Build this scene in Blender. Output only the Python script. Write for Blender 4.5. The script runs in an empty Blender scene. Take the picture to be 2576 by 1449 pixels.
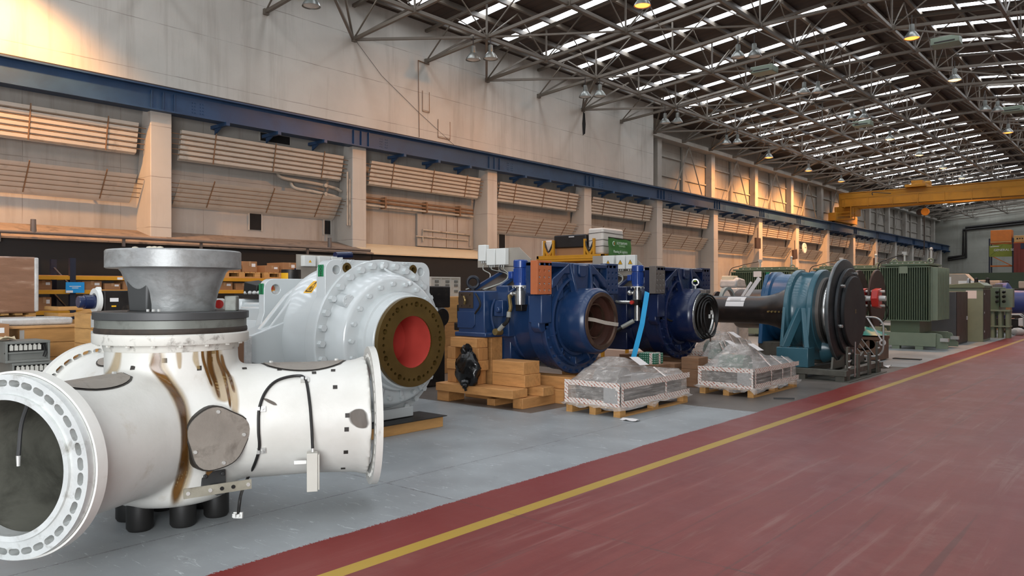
import bpy, bmesh, math, random
from mathutils import Vector, Matrix, Euler
R = math.radians
PI = math.pi
random.seed(7)
COL = bpy.context.scene.collection
# ---------------------------------------------------------------- camera numbers (image taken as 2576x1449)
CAMH, FPX, CX, HY, YAW = 1.65, 1935.0, 1288.0, 730.0, R(40.49)
SN, CS = math.sin(YAW), math.cos(YAW)

def ray(px, py):
    k, m = (px - CX) / FPX, (HY - py) / FPX
    return Vector((-SN + k * CS, CS + k * SN, m))
def AX(px, py, x):
    r = ray(px, py); return Vector((0, 0, CAMH)) + r * (x / r.x)
def AY(px, py, y):
    r = ray(px, py); return Vector((0, 0, CAMH)) + r * (y / r.y)
def AZ(px, py, z=0.0):
    r = ray(px, py); return Vector((0, 0, CAMH)) + r * ((z - CAMH) / r.z)
def AD(px, py, d):
    return Vector((0, 0, CAMH)) + ray(px, py) * d

# ---------------------------------------------------------------- materials
def lin(h):
    h = h.lstrip('#')
    o = []
    for i in (0, 2, 4):
        c = int(h[i:i + 2], 16) / 255
        o.append(c / 12.92 if c <= .04045 else ((c + .055) / 1.055) ** 2.4)
    return (*o, 1)

class NT:
    def __init__(s, name):
        s.m = bpy.data.materials.new(name); s.m.use_nodes = True
        s.t = s.m.node_tree; s.n = s.t.nodes; s.l = s.t.links
        s.b = s.n['Principled BSDF']
        s.tc = s.n.new('ShaderNodeTexCoord')
    def link(s, a, b): s.l.new(a, b)
    def put(s, sock, v):
        if isinstance(v, bpy.types.NodeSocket): s.l.new(v, sock)
        else: sock.default_value = v
    def mapping(s, scale=(1, 1, 1), rot=(0, 0, 0), loc=(0, 0, 0), src='Object'):
        n = s.n.new('ShaderNodeMapping')
        n.inputs['Scale'].default_value = scale; n.inputs['Rotation'].default_value = rot; n.inputs['Location'].default_value = loc
        s.l.new(s.tc.outputs[src], n.inputs[0]); return n.outputs[0]
    def noise(s, scale=5, detail=4, rough=.55, vec=None, dist=0):
        n = s.n.new('ShaderNodeTexNoise')
        n.inputs['Scale'].default_value = scale; n.inputs['Detail'].default_value = detail
        n.inputs['Roughness'].default_value = rough; n.inputs['Distortion'].default_value = dist
        s.l.new(vec if vec is not None else s.tc.outputs['Object'], n.inputs['Vector'])
        return n.outputs[0]
    def ramp(s, f, lo, hi, a=0.0, b=1.0):
        n = s.n.new('ShaderNodeMapRange'); n.clamp = True
        s.l.new(f, n.inputs[0])
        for i, v in enumerate((lo, hi, a, b)): n.inputs[i + 1].default_value = v
        return n.outputs[0]
    def math(s, op, a, b=0.0, c=0.0):
        n = s.n.new('ShaderNodeMath'); n.operation = op
        for i, v in enumerate((a, b, c)): s.put(n.inputs[i], v)
        return n.outputs[0]
    def mix(s, f, a, b, mode='MIX'):
        n = s.n.new('ShaderNodeMix'); n.data_type = 'RGBA'; n.blend_type = mode
        s.put(n.inputs[0], f); s.put(n.inputs[6], a); s.put(n.inputs[7], b)
        return n.outputs[2]
    def xyz(s, src='Object'):
        n = s.n.new('ShaderNodeSeparateXYZ'); s.l.new(s.tc.outputs[src], n.inputs[0]); return n.outputs
    def bump(s, h, strength=.3, dist=.02):
        n = s.n.new('ShaderNodeBump'); n.inputs['Strength'].default_value = strength; n.inputs['Distance'].default_value = dist
        s.l.new(h, n.inputs['Height']); s.l.new(n.outputs[0], s.b.inputs['Normal'])
    def line(s, coord, period, width, phase=0.0):
        f = s.math('FRACT', s.math('DIVIDE', s.math('ADD', coord, phase), period))
        return s.math('LESS_THAN', f, width / period)

MATS = {}
def pm(name, col, rough=.5, metal=0.0, var=.12, vs=3.0, dirt=None, dlo=.52, dhi=.7, ds=4.0, dmax=.8,
       bump=0.0, bs=40.0, coat=0.0, stretch=(1, 1, 1), emit=None, es=0.0, spec=None, alpha=None, trans=None):
    if name in MATS: return MATS[name]
    t = NT(name)
    base = lin(col)
    vec = t.mapping(stretch)
    n = t.noise(vs, 5, .6, vec)
    dk = tuple(c * (1 - var) for c in base[:3]) + (1,)
    lt = tuple(min(1, c * (1 + var)) for c in base[:3]) + (1,)
    c = t.mix(t.ramp(n, .3, .7), dk, lt)
    if dirt:
        n2 = t.noise(ds, 7, .65, vec, .3)
        c = t.mix(t.ramp(n2, dlo, dhi, 0, dmax), c, lin(dirt))
    t.put(t.b.inputs['Base Color'], c)
    t.b.inputs['Roughness'].default_value = rough
    t.link(t.ramp(n, .2, .8, max(0, rough - .08), min(1, rough + .08)), t.b.inputs['Roughness'])
    t.b.inputs['Metallic'].default_value = metal
    if coat: t.b.inputs['Coat Weight'].default_value = coat; t.b.inputs['Coat Roughness'].default_value = .1
    if spec is not None: t.b.inputs['Specular IOR Level'].default_value = spec
    if bump: t.bump(t.noise(bs, 4, .6, vec), bump, .01)
    if emit: t.b.inputs['Emission Color'].default_value = lin(emit); t.b.inputs['Emission Strength'].default_value = es
    if alpha is not None: t.b.inputs['Alpha'].default_value = alpha
    if trans: t.b.inputs['Transmission Weight'].default_value = trans
    MATS[name] = t.m
    return t.m

# ---------------------------------------------------------------- mesh builder
def frame(axis):
    a = Vector(axis).normalized()
    h = Vector((0, 0, 1)) if abs(a.z) < .95 else Vector((1, 0, 0))
    u = h.cross(a).normalized(); v = a.cross(u)
    return a, u, v

class MB:
    def __init__(s, m=None):
        s.V, s.F, s.I, s.mats, s.cur, s.T = [], [], [], [], 0, None
        if m: s.m(m)
    def m(s, mat):
        if mat not in s.mats: s.mats.append(mat)
        s.cur = s.mats.index(mat); return s
    def at(s, T=None): s.T = T; return s
    def add(s, vs, fs):
        b = len(s.V)
        for v in vs:
            v = Vector(v); s.V.append(s.T @ v if s.T else v)
        for f in fs: s.F.append([b + i for i in f]); s.I.append(s.cur)
        return s
    def box(s, a, b):
        x0, x1 = sorted((a[0], b[0])); y0, y1 = sorted((a[1], b[1])); z0, z1 = sorted((a[2], b[2]))
        s.add([(x0,y0,z0),(x1,y0,z0),(x1,y1,z0),(x0,y1,z0),(x0,y0,z1),(x1,y0,z1),(x1,y1,z1),(x0,y1,z1)],
              [(0,3,2,1),(4,5,6,7),(0,1,5,4),(1,2,6,5),(2,3,7,6),(3,0,4,7)]); return s
    def cbox(s, c, d, rot=None):
        old = s.T
        M = Matrix.Translation(Vector(c)) @ (Euler(rot).to_matrix().to_4x4() if rot else Matrix())
        s.T = (old @ M) if old else M
        s.box((-d[0]/2, -d[1]/2, -d[2]/2), (d[0]/2, d[1]/2, d[2]/2)); s.T = old; return s
    def bar(s, p0, p1, w, h=None, up=(0, 0, 1)):
        """rectangular bar from p0 to p1, w wide, h high"""
        h = h or w
        p0, p1 = Vector(p0), Vector(p1); a = (p1 - p0).normalized()
        upv = Vector(up)
        if abs(a.dot(upv)) > .98: upv = Vector((1, 0, 0))
        u = a.cross(upv).normalized() * w / 2; v = u.cross(a).normalized() * h / 2
        vs = [p0-u-v, p0+u-v, p0+u+v, p0-u+v, p1-u-v, p1+u-v, p1+u+v, p1-u+v]
        s.add(vs, [(0,3,2,1),(4,5,6,7),(0,1,5,4),(1,2,6,5),(2,3,7,6),(3,0,4,7)]); return s
    def lathe(s, prof, o=(0,0,0), axis=(1,0,0), n=48, a0=0.0, a1=2*PI):
        """prof: (radius, t) pairs; closed profile if first==last"""
        a, u, v = frame(axis); o = Vector(o)
        full = abs(a1 - a0 - 2*PI) < 1e-6
        m = n if full else n + 1
        vs, rings = [], []
        loop = len(prof) > 3 and prof[0] == prof[-1]
        if loop: prof = prof[:-1]
        for r, t in prof:
            if r < 1e-6: rings.append([len(vs)] * m); vs.append(o + a * t); continue
            rings.append(list(range(len(vs), len(vs) + m)))
            for i in range(m):
                th = a0 + (a1 - a0) * i / n
                vs.append(o + a * t + (u * math.cos(th) + v * math.sin(th)) * r)
        fs = []
        for A, B in zip(rings, rings[1:] + ([rings[0]] if loop else [])):
            for i in range(n):
                j = (i + 1) % m
                f = []
                for q in (A[i], A[j], B[j], B[i]):
                    if q not in f: f.append(q)
                if len(f) > 2: fs.append(f)
        s.add(vs, fs); return s
    def cyl(s, p0, p1, r0, r1=None, n=20):
        p0, p1 = Vector(p0), Vector(p1); L = (p1 - p0).length
        r1 = r0 if r1 is None else r1
        return s.lathe([(0, 0), (r0, 0), (r1, L), (0, L)], p0, p1 - p0, n)
    def pipe(s, ro, ri, t0, t1, o=(0,0,0), axis=(1,0,0), n=48):
        return s.lathe([(ri, t0), (ro, t0), (ro, t1), (ri, t1), (ri, t0)], o, axis, n)
    def tube(s, pts, r, n=8, closed=False):
        P = [Vector(p) for p in pts]
        tg = []
        for i in range(len(P)):
            q0 = P[i-1] if (i > 0 or closed) else P[i]; q1 = P[(i+1) % len(P)] if (i < len(P)-1 or closed) else P[i]
            tg.append((q1 - q0).normalized())
        a, u, v = frame(tg[0])
        vs, rings = [], []
        for i, p in enumerate(P):
            t = tg[i]; u = (u - t * u.dot(t)).normalized(); v = t.cross(u)
            rr = r[i] if isinstance(r, (list, tuple)) else r
            rings.append(range(len(vs), len(vs) + n))
            for k in range(n):
                th = 2*PI*k/n; vs.append(p + (u*math.cos(th) + v*math.sin(th)) * rr)
        fs = []
        prs = list(zip(rings, rings[1:])) + ([(rings[-1], rings[0])] if closed else [])
        for A, B in prs:
            for k in range(n): fs.append((A[k], A[(k+1) % n], B[(k+1) % n], B[k]))
        if not closed: fs.append(list(rings[0])[::-1]); fs.append(list(rings[-1]))
        s.add(vs, fs); return s
    def prism(s, pts, o, ux, uy, depth):
        """polygon pts (a,b) in plane o+a*ux+b*uy, extruded by depth along ux x uy"""
        ux, uy, o = Vector(ux), Vector(uy), Vector(o); nz = ux.cross(uy).normalized() * depth
        n = len(pts)
        vs = [o + ux*a + uy*b for a, b in pts]; vs += [v + nz for v in vs]
        fs = [list(range(n))[::-1], list(range(n, 2*n))] + [(i, (i+1) % n, (i+1) % n + n, i + n) for i in range(n)]
        if depth < 0: fs = [list(f)[::-1] for f in fs]
        s.add(vs, fs); return s
    def quad(s, a, b, c, d): return s.add([a, b, c, d], [(0, 1, 2, 3)]); return s
    def grid(s, rows, uv=False):
        """rows of points -> surface"""
        if uv: s.uvrows = (len(rows), len(rows[0]))
        n = len(rows[0]); vs = [p for r in rows for p in r]
        fs = [(i*n+j, i*n+j+1, (i+1)*n+j+1, (i+1)*n+j) for i in range(len(rows)-1) for j in range(n-1)]
        s.add(vs, fs); return s
    def bolt(s, p, d, r, h, n=6):
        p, d = Vector(p), Vector(d).normalized(); return s.cyl(p, p + d*h, r, r*.96, n)
    def bolts(s, o, axis, R_, cnt, r, h, t=0.0, ph=0.0, skip=None):
        a, u, v = frame(axis); o = Vector(o)
        for i in range(cnt):
            th = 2*PI*i/cnt + ph
            q = u*math.cos(th) + v*math.sin(th)
            if skip and skip(q): continue
            s.bolt(o + a*t + q*R_, a, r, h)
        return s
    def ball(s, c, r, n=12, sc=(1, 1, 1)):
        vs, fs = [], []
        m = n // 2
        pr = [(math.sin(PI*i/m)*r, -math.cos(PI*i/m)*r) for i in range(m+1)]
        old = s.T; M = Matrix.Translation(Vector(c)) @ Matrix.Diagonal((*sc, 1)); s.T = (old @ M) if old else M
        s.lathe(pr, (0,0,0), (0,0,1), n); s.T = old; return s
    def torus(s, c, axis, Rr, r, n=28, m=8):
        a, u, v = frame(axis); c = Vector(c)
        return s.tube([c + (u*math.cos(2*PI*i/n) + v*math.sin(2*PI*i/n))*Rr for i in range(n)], r, m, True)
    def mesh(s, name, smooth=35):
        me = bpy.data.meshes.new(name)
        me.from_pydata([tuple(v) for v in s.V], [], s.F)
        for m in s.mats: me.materials.append(m)
        me.polygons.foreach_set('material_index', s.I)
        bm = bmesh.new(); bm.from_mesh(me)
        bmesh.ops.recalc_face_normals(bm, faces=bm.faces) if len(s.F) > 1 else None
        bm.to_mesh(me); bm.free()
        if smooth:
            me.polygons.foreach_set('use_smooth', [True] * len(me.polygons))
            me.set_sharp_from_angle(angle=R(smooth))
        me.update(); return me
    def build(s, name, parent=None, label=None, bev=0.0, seg=2, smooth=35, weld=False):
        me = s.mesh(name, smooth)
        if weld:
            bm = bmesh.new(); bm.from_mesh(me); bmesh.ops.remove_doubles(bm, verts=bm.verts, dist=1e-4); bm.to_mesh(me); bm.free()
        o = bpy.data.objects.new(name, me); COL.objects.link(o)
        if parent: o.parent = parent
        if label: o['label'] = label
        if getattr(s, 'uvrows', None):
            nr, nc = s.uvrows; L = me.uv_layers.new(name='UVMap')
            for lp in me.loops: L.data[lp.index].uv = ((lp.vertex_index % nc) / (nc - 1), (lp.vertex_index // nc) / (nr - 1))
        if bev:
            b = o.modifiers.new('Bevel', 'BEVEL'); b.width = bev; b.segments = seg; b.limit_method = 'ANGLE'; b.angle_limit = R(40)
        return o

def thing(name, label, cat, loc=(0, 0, 0), rz=0.0, group=None, kind=None):
    o = bpy.data.objects.new(name, None); o.empty_display_size = .2; COL.objects.link(o)
    o.location = loc; o.rotation_euler = (0, 0, rz)
    return tag(o, label, cat, group, kind)
def tag(o, label=None, cat=None, group=None, kind=None):
    if label: o['label'] = label
    if cat: o['category'] = cat
    if group: o['group'] = group
    if kind: o['kind'] = kind
    return o
def kids(o): return [c for c in bpy.data.objects if c.parent == o]
def dup(root, loc=None, rz=None, label=None, group=None, sc=None):
    r = root.copy(); COL.objects.link(r)
    if loc is not None: r.location = loc
    if rz is not None: r.rotation_euler = (0, 0, rz)
    if sc: r.scale = sc
    if label: r['label'] = label
    if group: r['group'] = group
    for ch in kids(root):
        c = ch.copy(); COL.objects.link(c); c.parent = r
        for g in kids(ch):
            d = g.copy(); COL.objects.link(d); d.parent = c
    return r
def cut(o, cutter, solver='EXACT'):
    """boolean difference applied at once; the cutter mesh is removed"""
    c = bpy.data.objects.new('cutter', cutter.mesh('cutter', 0)); COL.objects.link(c); c.parent = o.parent
    md = o.modifiers.new('b', 'BOOLEAN'); md.operation = 'DIFFERENCE'; md.object = c; md.solver = solver
    bpy.context.view_layer.update()
    dg = bpy.context.evaluated_depsgraph_get()
    me = bpy.data.meshes.new_from_object(o.evaluated_get(dg), depsgraph=dg)
    o.modifiers.clear(); old = o.data; o.data = me
    bpy.data.objects.remove(c)
    me.polygons.foreach_set('use_smooth', [True] * len(me.polygons)); me.set_sharp_from_angle(angle=R(35))
    return o
def text(name, body, size, mat, o, ux, uy, parent=None, ext=.002, align='CENTER', sx=1.0):
    """lettering in the plane o + ux, uy (unit vectors)"""
    cu = bpy.data.curves.new(name, 'FONT'); cu.body = body; cu.size = size; cu.extrude = ext; cu.align_x = align; cu.align_y = 'CENTER'
    t = bpy.data.objects.new(name, cu); COL.objects.link(t)
    bpy.context.view_layer.update()
    me = bpy.data.meshes.new_from_object(t.evaluated_get(bpy.context.evaluated_depsgraph_get()))
    bpy.data.objects.remove(t); bpy.data.curves.remove(cu)
    ux, uy = Vector(ux).normalized(), Vector(uy).normalized(); uz = ux.cross(uy)
    M = Matrix((( *(ux*sx), 0), (*uy, 0), (*uz, 0), (0, 0, 0, 1))).transposed()
    M.translation = Vector(o)
    me.transform(M); me.materials.clear(); me.materials.append(mat)
    ob = bpy.data.objects.new(name, me); COL.objects.link(ob)
    if parent: ob.parent = parent
    return ob
def arc(c, r, a0, a1, n, ux=(1,0,0), uy=(0,0,1)):
    c, ux, uy = Vector(c), Vector(ux), Vector(uy)
    return [c + ux*math.cos(a0+(a1-a0)*i/n)*r + uy*math.sin(a0+(a1-a0)*i/n)*r for i in range(n+1)]
def spline(P, k=8):
    """Catmull-Rom through points"""
    P = [Vector(p) for p in P]; P = [P[0]*2 - P[1]] + P + [P[-1]*2 - P[-2]]
    out = []
    for i in range(1, len(P) - 2):
        a, b, c, d = P[i-1:i+3]
        for j in range(k):
            t = j / k
            out.append(.5 * ((2*b) + (c-a)*t + (2*a-5*b+4*c-d)*t*t + (3*b-a-3*c+d)*t**3))
    out.append(P[-2]); return out
ORD = ['first','second','third','fourth','fifth','sixth','seventh','eighth','ninth','tenth','eleventh','twelfth','thirteenth','fourteenth','fifteenth','sixteenth','seventeenth','eighteenth','nineteenth','twentieth']
ORD += ['twenty-' + w for w in ORD[:9]] + ['thirtieth'] + ['thirty-' + w for w in ORD[:9]] + ['fortieth'] + ['forty-' + w for w in ORD[:9]]
SKY_L, LAMP_W, DOOR_W, SIDE_W, EXPO = 9.6, 650.0, 3000.0, 1900.0, 0.33
# ================================================================ THE HALL
WX, RX, RIDGE, YB, YE = -18.85, 2.25, -8.3, -14.0, 96.0      # left wall, right wall, ridge, rear wall, end wall
BAY = [14.65 + 6.0 * i for i in range(-2, 14)]               # pillar centres along the left wall

def mat_floor():
    t = NT('painted_concrete_floor'); x, y, z = t.xyz()
    n1 = t.noise(1.1, 6, .6); n2 = t.noise(9, 8, .7); n3 = t.noise(60, 3, .6)
    streak = t.noise(3, 7, .7, t.mapping((1.6, .12, 1)), .4)
    grey = t.mix(t.ramp(n1, .35, .7), lin('#868a8c'), lin('#9ba0a2'))
    scr = t.noise(5, 5, .75, t.mapping((.9, 3.5, 1), (0, 0, .5)), 1.2)
    grey = t.mix(t.ramp(scr, .60, .67, 0, .7), grey, lin('#c3cacb'))
    grey = t.mix(t.ramp(n2, .62, .75, 0, .45), grey, lin('#5f5a55'))
    dark = t.mix(t.ramp(n1, .3, .7), lin('#56504b'), lin('#6b645e'))
    red = t.mix(t.ramp(streak, .35, .68), lin('#6a2522'), lin('#77312d'))
    red = t.mix(t.ramp(n1, .52, .74, 0, .5), red, lin('#844f48'))
    fine = t.noise(9, 7, .68, t.mapping((1.1, .055, 1), (0, 0, .05)), .3)
    red = t.mix(t.ramp(fine, .55, .72, 0, .55), red, lin('#8d6a62'))
    big = t.noise(.5, 4, .6, t.mapping((1.2, .5, 1), (0, 0, 0), (4, 2, 0)))
    red = t.mix(t.math('MULTIPLY', t.ramp(big, .56, .70, 0, .6), t.ramp(n2, .40, .62)), red, lin('#8a6a61'))
    lines = t.noise(2.2, 4, .6, t.mapping((2.6, .05, 1)), .2)
    red = t.mix(t.ramp(lines, .61, .66, 0, .55), red, lin('#4a2826'))
    fresh = t.math('GREATER_THAN', t.math('MULTIPLY', x, -1), 3.75)
    red = t.mix(t.math('MULTIPLY', fresh, .75), red, lin('#75221f'))
    e = t.math('MULTIPLY', t.math('SUBTRACT', n3, .5), .10)
    e2 = t.math('ADD', e, t.math('MULTIPLY', t.math('SUBTRACT', n1, .5), .10))
    isred = t.math('GREATER_THAN', t.math('ADD', x, e2), -4.24)
    # bare concrete beyond the freshly painted bay: an L-shaped edge
    ya = t.math('ADD', y, t.math('MULTIPLY', e2, 1.5))
    b1 = t.math('GREATER_THAN', ya, 10.05)
    b2 = t.math('MULTIPLY', t.math('GREATER_THAN', ya, 8.0), t.math('LESS_THAN', x, -6.5))
    bare = t.math('MULTIPLY', t.math('MAXIMUM', b1, b2), t.math('LESS_THAN', y, 18.0))
    c = t.mix(bare, grey, dark)
    c = t.mix(isred, c, red)
    wear = t.math('LESS_THAN', n2, .66)
    yl = t.math('MULTIPLY', t.math('GREATER_THAN', x, -3.745), t.math('LESS_THAN', x, -3.625))
    yl = t.math('MULTIPLY', yl, t.ramp(wear, 0, 1, .55, 1))
    c = t.mix(yl, c, lin('#a5862f'))
    # slab joints
    j = t.math('MAXIMUM', t.line(t.math('ADD', y, t.math('MULTIPLY', e, .4)), 5.6, .018, 1.3), t.line(t.math('ADD', x, t.math('MULTIPLY', e, .4)), 3.1, .016, 2.0))
    j = t.math('MULTIPLY', j, t.ramp(n2, .35, .6, .0, .55))
    c = t.mix(j, c, lin('#3d3633'))
    t.put(t.b.inputs['Base Color'], c)
    t.link(t.ramp(n1, .3, .75, .34, .50), t.b.inputs['Roughness'])
    t.b.inputs['Specular IOR Level'].default_value = .28
    t.bump(t.noise(6, 5, .6), .05, .02)
    return t.m

def mat_wall(name, c1, c2, period=1.25, streak='#8f877c', ph=0.0, vper=0.0, smax=.5):
    t = NT(name); x, y, z = t.xyz()
    c = t.mix(t.ramp(t.noise(.7, 5, .6), .3, .7), lin(c1), lin(c2))
    st = t.noise(2.0, 6, .65, t.mapping((1, 1.3, .10)), .2)
    c = t.mix(t.ramp(st, .52, .74, 0, smax), c, lin(streak))
    lt = t.noise(3.5, 5, .6, t.mapping((1, 1.5, .07), (0, 0, 0), (3, 1, 0)))
    c = t.mix(t.ramp(lt, .62, .78, 0, .2), c, lin('#c6c1b8'))
    wob = t.math('MULTIPLY', t.math('SUBTRACT', t.noise(2.0, 3), .5), .03)
    ln = t.line(t.math('ADD', z, wob), period, .018, ph)
    if vper: ln = t.math('MAXIMUM', ln, t.line(t.math('ADD', y, wob), vper, .018, .4))
    c = t.mix(t.math('MULTIPLY', ln, t.ramp(t.noise(1.5, 3), .35, .6, .1, .6)), c, lin('#6a6057'))
    t.put(t.b.inputs['Base Color'], c); t.b.inputs['Roughness'].default_value = .75
    t.bump(t.noise(12, 5, .6), .08, .02)
    MATS[name] = t.m; return t.m

def mat_roof():
    t = NT('dark_roof_sheet'); x, y, z = t.xyz()
    c = t.mix(t.ramp(t.noise(.8, 5, .6), .3, .7), lin('#33271f'), lin('#443730'))
    ln = t.line(y, .375, .05)
    c = t.mix(t.math('MULTIPLY', ln, .7), c, lin('#221a17'))
    t.put(t.b.inputs['Base Color'], c); t.b.inputs['Roughness'].default_value = .7
    t.bump(t.math('PINGPONG', y, .094), .6, .05)
    return t.m

M_floor, M_roof = mat_floor(), mat_roof()
M_white_wall = mat_wall('white_wall_sheet', '#afaba3', '#bbb7af', 1.22, '#8d8479', .35)
M_low_wall = mat_wall('lower_wall_board', '#948e86', '#a49e97', 2.4, '#7b7064', .2, 2.1, .7)
M_far_wall = mat_wall('panelled_wall_board', '#989288', '#a8a298', 1.9, '#857b70', .6, 0, .6)
M_end_wall = mat_wall('end_wall_block', '#8d8c82', '#9b9a90', 1.6, '#75716a', .2, 0, .5)
M_pillar = mat_wall('pillar_casing', '#aca69d', '#b6b0a7', 1.22, '#8d8479', .5, 0, .35)
M_black = pm('black_sheeting', '#0c0a09', .6, var=.3)
M_conc = pm('painted_concrete', '#aca69d', .75, var=.06, vs=1.5, dirt='#877c70', dlo=.56, dhi=.78, ds=2.0, dmax=.6, bump=.15, bs=30)
M_beam = pm('blue_beam_paint', '#264161', .5, var=.12, vs=1.2, dirt='#1b2c46', dlo=.5, dhi=.8, ds=1.5)
M_rail = pm('dark_rail', '#2a2220', .6)
M_steel = pm('truss_grey_steel', '#665e54', .55, var=.15, vs=1.0, dirt='#544b43', dlo=.5, dhi=.7, ds=2.0, dmax=.5)
M_slat = pm('panel_slat_cream', '#b5ada1', .5, var=.06, vs=2.0, dirt='#83776a', dlo=.58, dhi=.8, ds=3)
M_rust = pm('rusty_pipe', '#75583f', .7, var=.25, vs=4)
M_palepipe = pm('pale_pipe', '#aba193', .55, var=.1, dirt='#6d6052')
M_darkgap = pm('dark_opening', '#0e0c0b', .9)
M_lampgrey = pm('lamp_housing', '#7d7f7b', .35, .6, var=.1)
M_heater = pm('heater_green', '#7b8878', .5, var=.08)
M_crane = pm('crane_yellow', '#b07a16', .5, var=.1, vs=.8, dirt='#7c5513', dlo=.5, dhi=.8, ds=1.5, dmax=.6)

def emis(name, col, st):
    m = bpy.data.materials.new(name); m.use_nodes = True
    n = m.node_tree.nodes; b = n['Principled BSDF']
    b.inputs['Base Color'].default_value = (.8, .8, .8, 1)
    b.inputs['Emission Color'].default_value = lin(col); b.inputs['Emission Strength'].default_value = st
    return m
M_sky = emis('daylit_translucent_sheet', '#eef4fb', SKY_L)
M_sodium = emis('sodium_lamp_glow', '#ff7a1e', 3.2)
M_mercury = emis('white_lamp_glow', '#ffb070', 3.6)
M_off = pm('lamp_off_glass', '#b9bab6', .2)

def struct(mb, name, **k):
    o = mb.build(name, **k); o['kind'] = 'structure'; return o

# --- floor, walls
f = MB(M_floor); f.quad((-21, YB, 0), (3, YB, 0), (3, YE + 1, 0), (-21, YE + 1, 0))
tag(struct(f, 'floor', smooth=0), 'worn red painted aisle, yellow line and grey painted concrete floor', 'floor')
w = MB(M_white_wall)
w.box((WX, YB, 6.42), (WX - .12, 32.55, 10.62))
tag(struct(w, 'wall_left'), 'tall off-white sheeted upper wall above the blue crane beam', 'wall')
w = MB(M_far_wall)
w.box((-19.95, 32.55, 5.2), (-20.1, YE, 10.9))
w.box((WX - .12, 32.50, 6.3), (-20.1, 32.60, 10.9))
tag(struct(w, 'wall_left_recessed'), 'recessed panelled upper wall beyond the white sheeting', 'wall')
w = MB(M_low_wall)
w.box((-19.3, YB, 0), (-19.5, YE, 6.42))
tag(struct(w, 'wall_left_lower'), 'stained lower wall boarding behind the white pillars', 'wall')
w = MB(M_end_wall)
w.box((-20.2, YE, 0), (3, YE + .3, 12.2))
tag(struct(w, 'wall_end'), 'grey block end wall at the far end of the hall', 'wall')
w = MB(M_white_wall)
w.box((RX, YB, 5.6), (RX + .2, YE, 10.7)); w.box((RX, YB, 0), (RX + .2, -11.0, 5.6)); w.box((RX, -1.5, 0), (RX + .2, YE, 5.6))
tag(struct(w, 'wall_right'), 'pale side wall to the right of the aisle', 'wall')
w = MB(M_white_wall)            # rear wall with its open vehicle doorway
w.box((-20.2, YB, 0), (-9.0, YB - .3, 12.2)); w.box((1.0, YB, 0), (2.5, YB - .3, 12.2)); w.box((-9.0, YB, 6.2), (1.0, YB - .3, 12.2))
tag(struct(w, 'wall_rear'), 'rear wall with an open vehicle doorway behind the camera', 'wall')

# --- dark low screen with its sloping skirt, as far as the third pillar
for nm, y0, y1, m_top in (('wall_screen', YB + .1, 14.5, M_conc), ('wall_screen_cream', 14.52, 20.75, pm('cream_skirt', '#c8b595', .6, var=.06, dirt='#8f7d62', dlo=.6, dhi=.8))):
    s_ = MB(M_black); s_.box((-17.8, y0, 0), (-17.9, y1, 2.74))
    s_.m(m_top if nm == 'wall_screen_cream' else pm('grubby_skirt', '#7d6d5f', .75, var=.2, dirt='#40352d')); s_.prism([(-19.28, 3.12), (-17.72, 2.74), (-17.72, 2.70), (-19.28, 3.06)], (0, y1, 0), (1, 0, 0), (0, 0, 1), (y1 - y0))
    if nm == 'wall_screen_cream':
        s_.m(M_black); s_.box((-19.28, y1 - .05, 0), (-17.9, y1, 2.74))
    tag(struct(s_, nm, smooth=0), {'wall_screen': 'black low screen wall with grimy sloping skirt along the left side', 'wall_screen_cream': 'black low screen wall with cream sloping skirt beside the second pillar'}[nm], 'wall')

# pipe run along the skirt
t = thing('wall_pipe', 'long grey pipe run along the top of the black screen wall', 'pipe', (-17.62, 0, 2.80))
MB(pm('grey_pipe', '#5b5450', .5, var=.15)).tube([(0, -4, 0), (0, 6, .02), (0, 14.3, 0)], .035, 10).build('pipe', t)
for i, y in enumerate((5.0, 7.4, 9.2, 12.2)):
    MB(pm('grey_pipe', '#5b5450')).box((-.03, y - .03, -.18), (-.075, y + .03, .04)).build('clip', t)
for y in (5.6, 12.9):
    MB(pm('grey_pipe', '#5b5450')).cyl((-.02, y, .02), (-.02, y, .30), .06, .05, 12).build('valve', t)

# --- pillars
for i, yc in enumerate(BAY):
    p = MB(M_pillar)
    p.prism([(-18.55, 0), (-18.55, 6.02), (-18.98, 6.02), (-19.05, 5.6), (-19.32, 4.2), (-19.32, 0)], (0, yc + .26, 0), (1, 0, 0), (0, 0, 1), .52)
    o = struct(p, 'pillar_%d' % (i + 1), bev=.02)
    tag(o, ('white concrete pillar under the blue beam, %s from the left edge of the photo' % ORD[i - 1]) if i else 'white concrete pillar left of the view', 'pillar')
    g = MB(pm('pillar_joint', '#8f867b', .8))

# --- blue crane beam with rail and brackets
b = thing('crane_beam', 'long dark blue steel crane runway beam along the left wall', 'beam', (0, 0, 0), kind='structure')
m = MB(M_beam)
m.box((-18.50, YB, 5.98), (-18.56, YE, 6.50)); m.box((-18.36, YB, 5.95), (-18.74, YE, 5.985)); m.box((-18.34, YB, 6.49), (-18.80, YE, 6.525))
for yc in BAY:
    for dy in (-.28, 0, .28): m.box((-18.44, yc + dy - .012, 5.98), (-18.50, yc + dy + .012, 6.43))
    for dz in range(4):
        for dy in (-.14, -.07, .07, .14): m.bolt((-18.50, yc + .9 + dy, 6.08 + dz * .08), (1, 0, 0), .018, .012)
m.build('girder', b, bev=0)
MB(M_rail).box((-18.48, YB, 6.525), (-18.56, YE, 6.59)).build('crane_rail', b)
for i, yc in enumerate(BAY[1:]):
    for dy in (1.6, 3.1, 4.6):
        y = yc + dy
        k = MB(M_beam); k.box((-18.30, y - .05, 5.86), (-19.1, y + .05, 5.95)); k.prism([(0, 0), (.35, 0), (0, -.16)], (-18.95, y - .02, 5.87), (1, 0, 0), (0, 0, 1), -.04)
        k.build('bracket', b)

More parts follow.
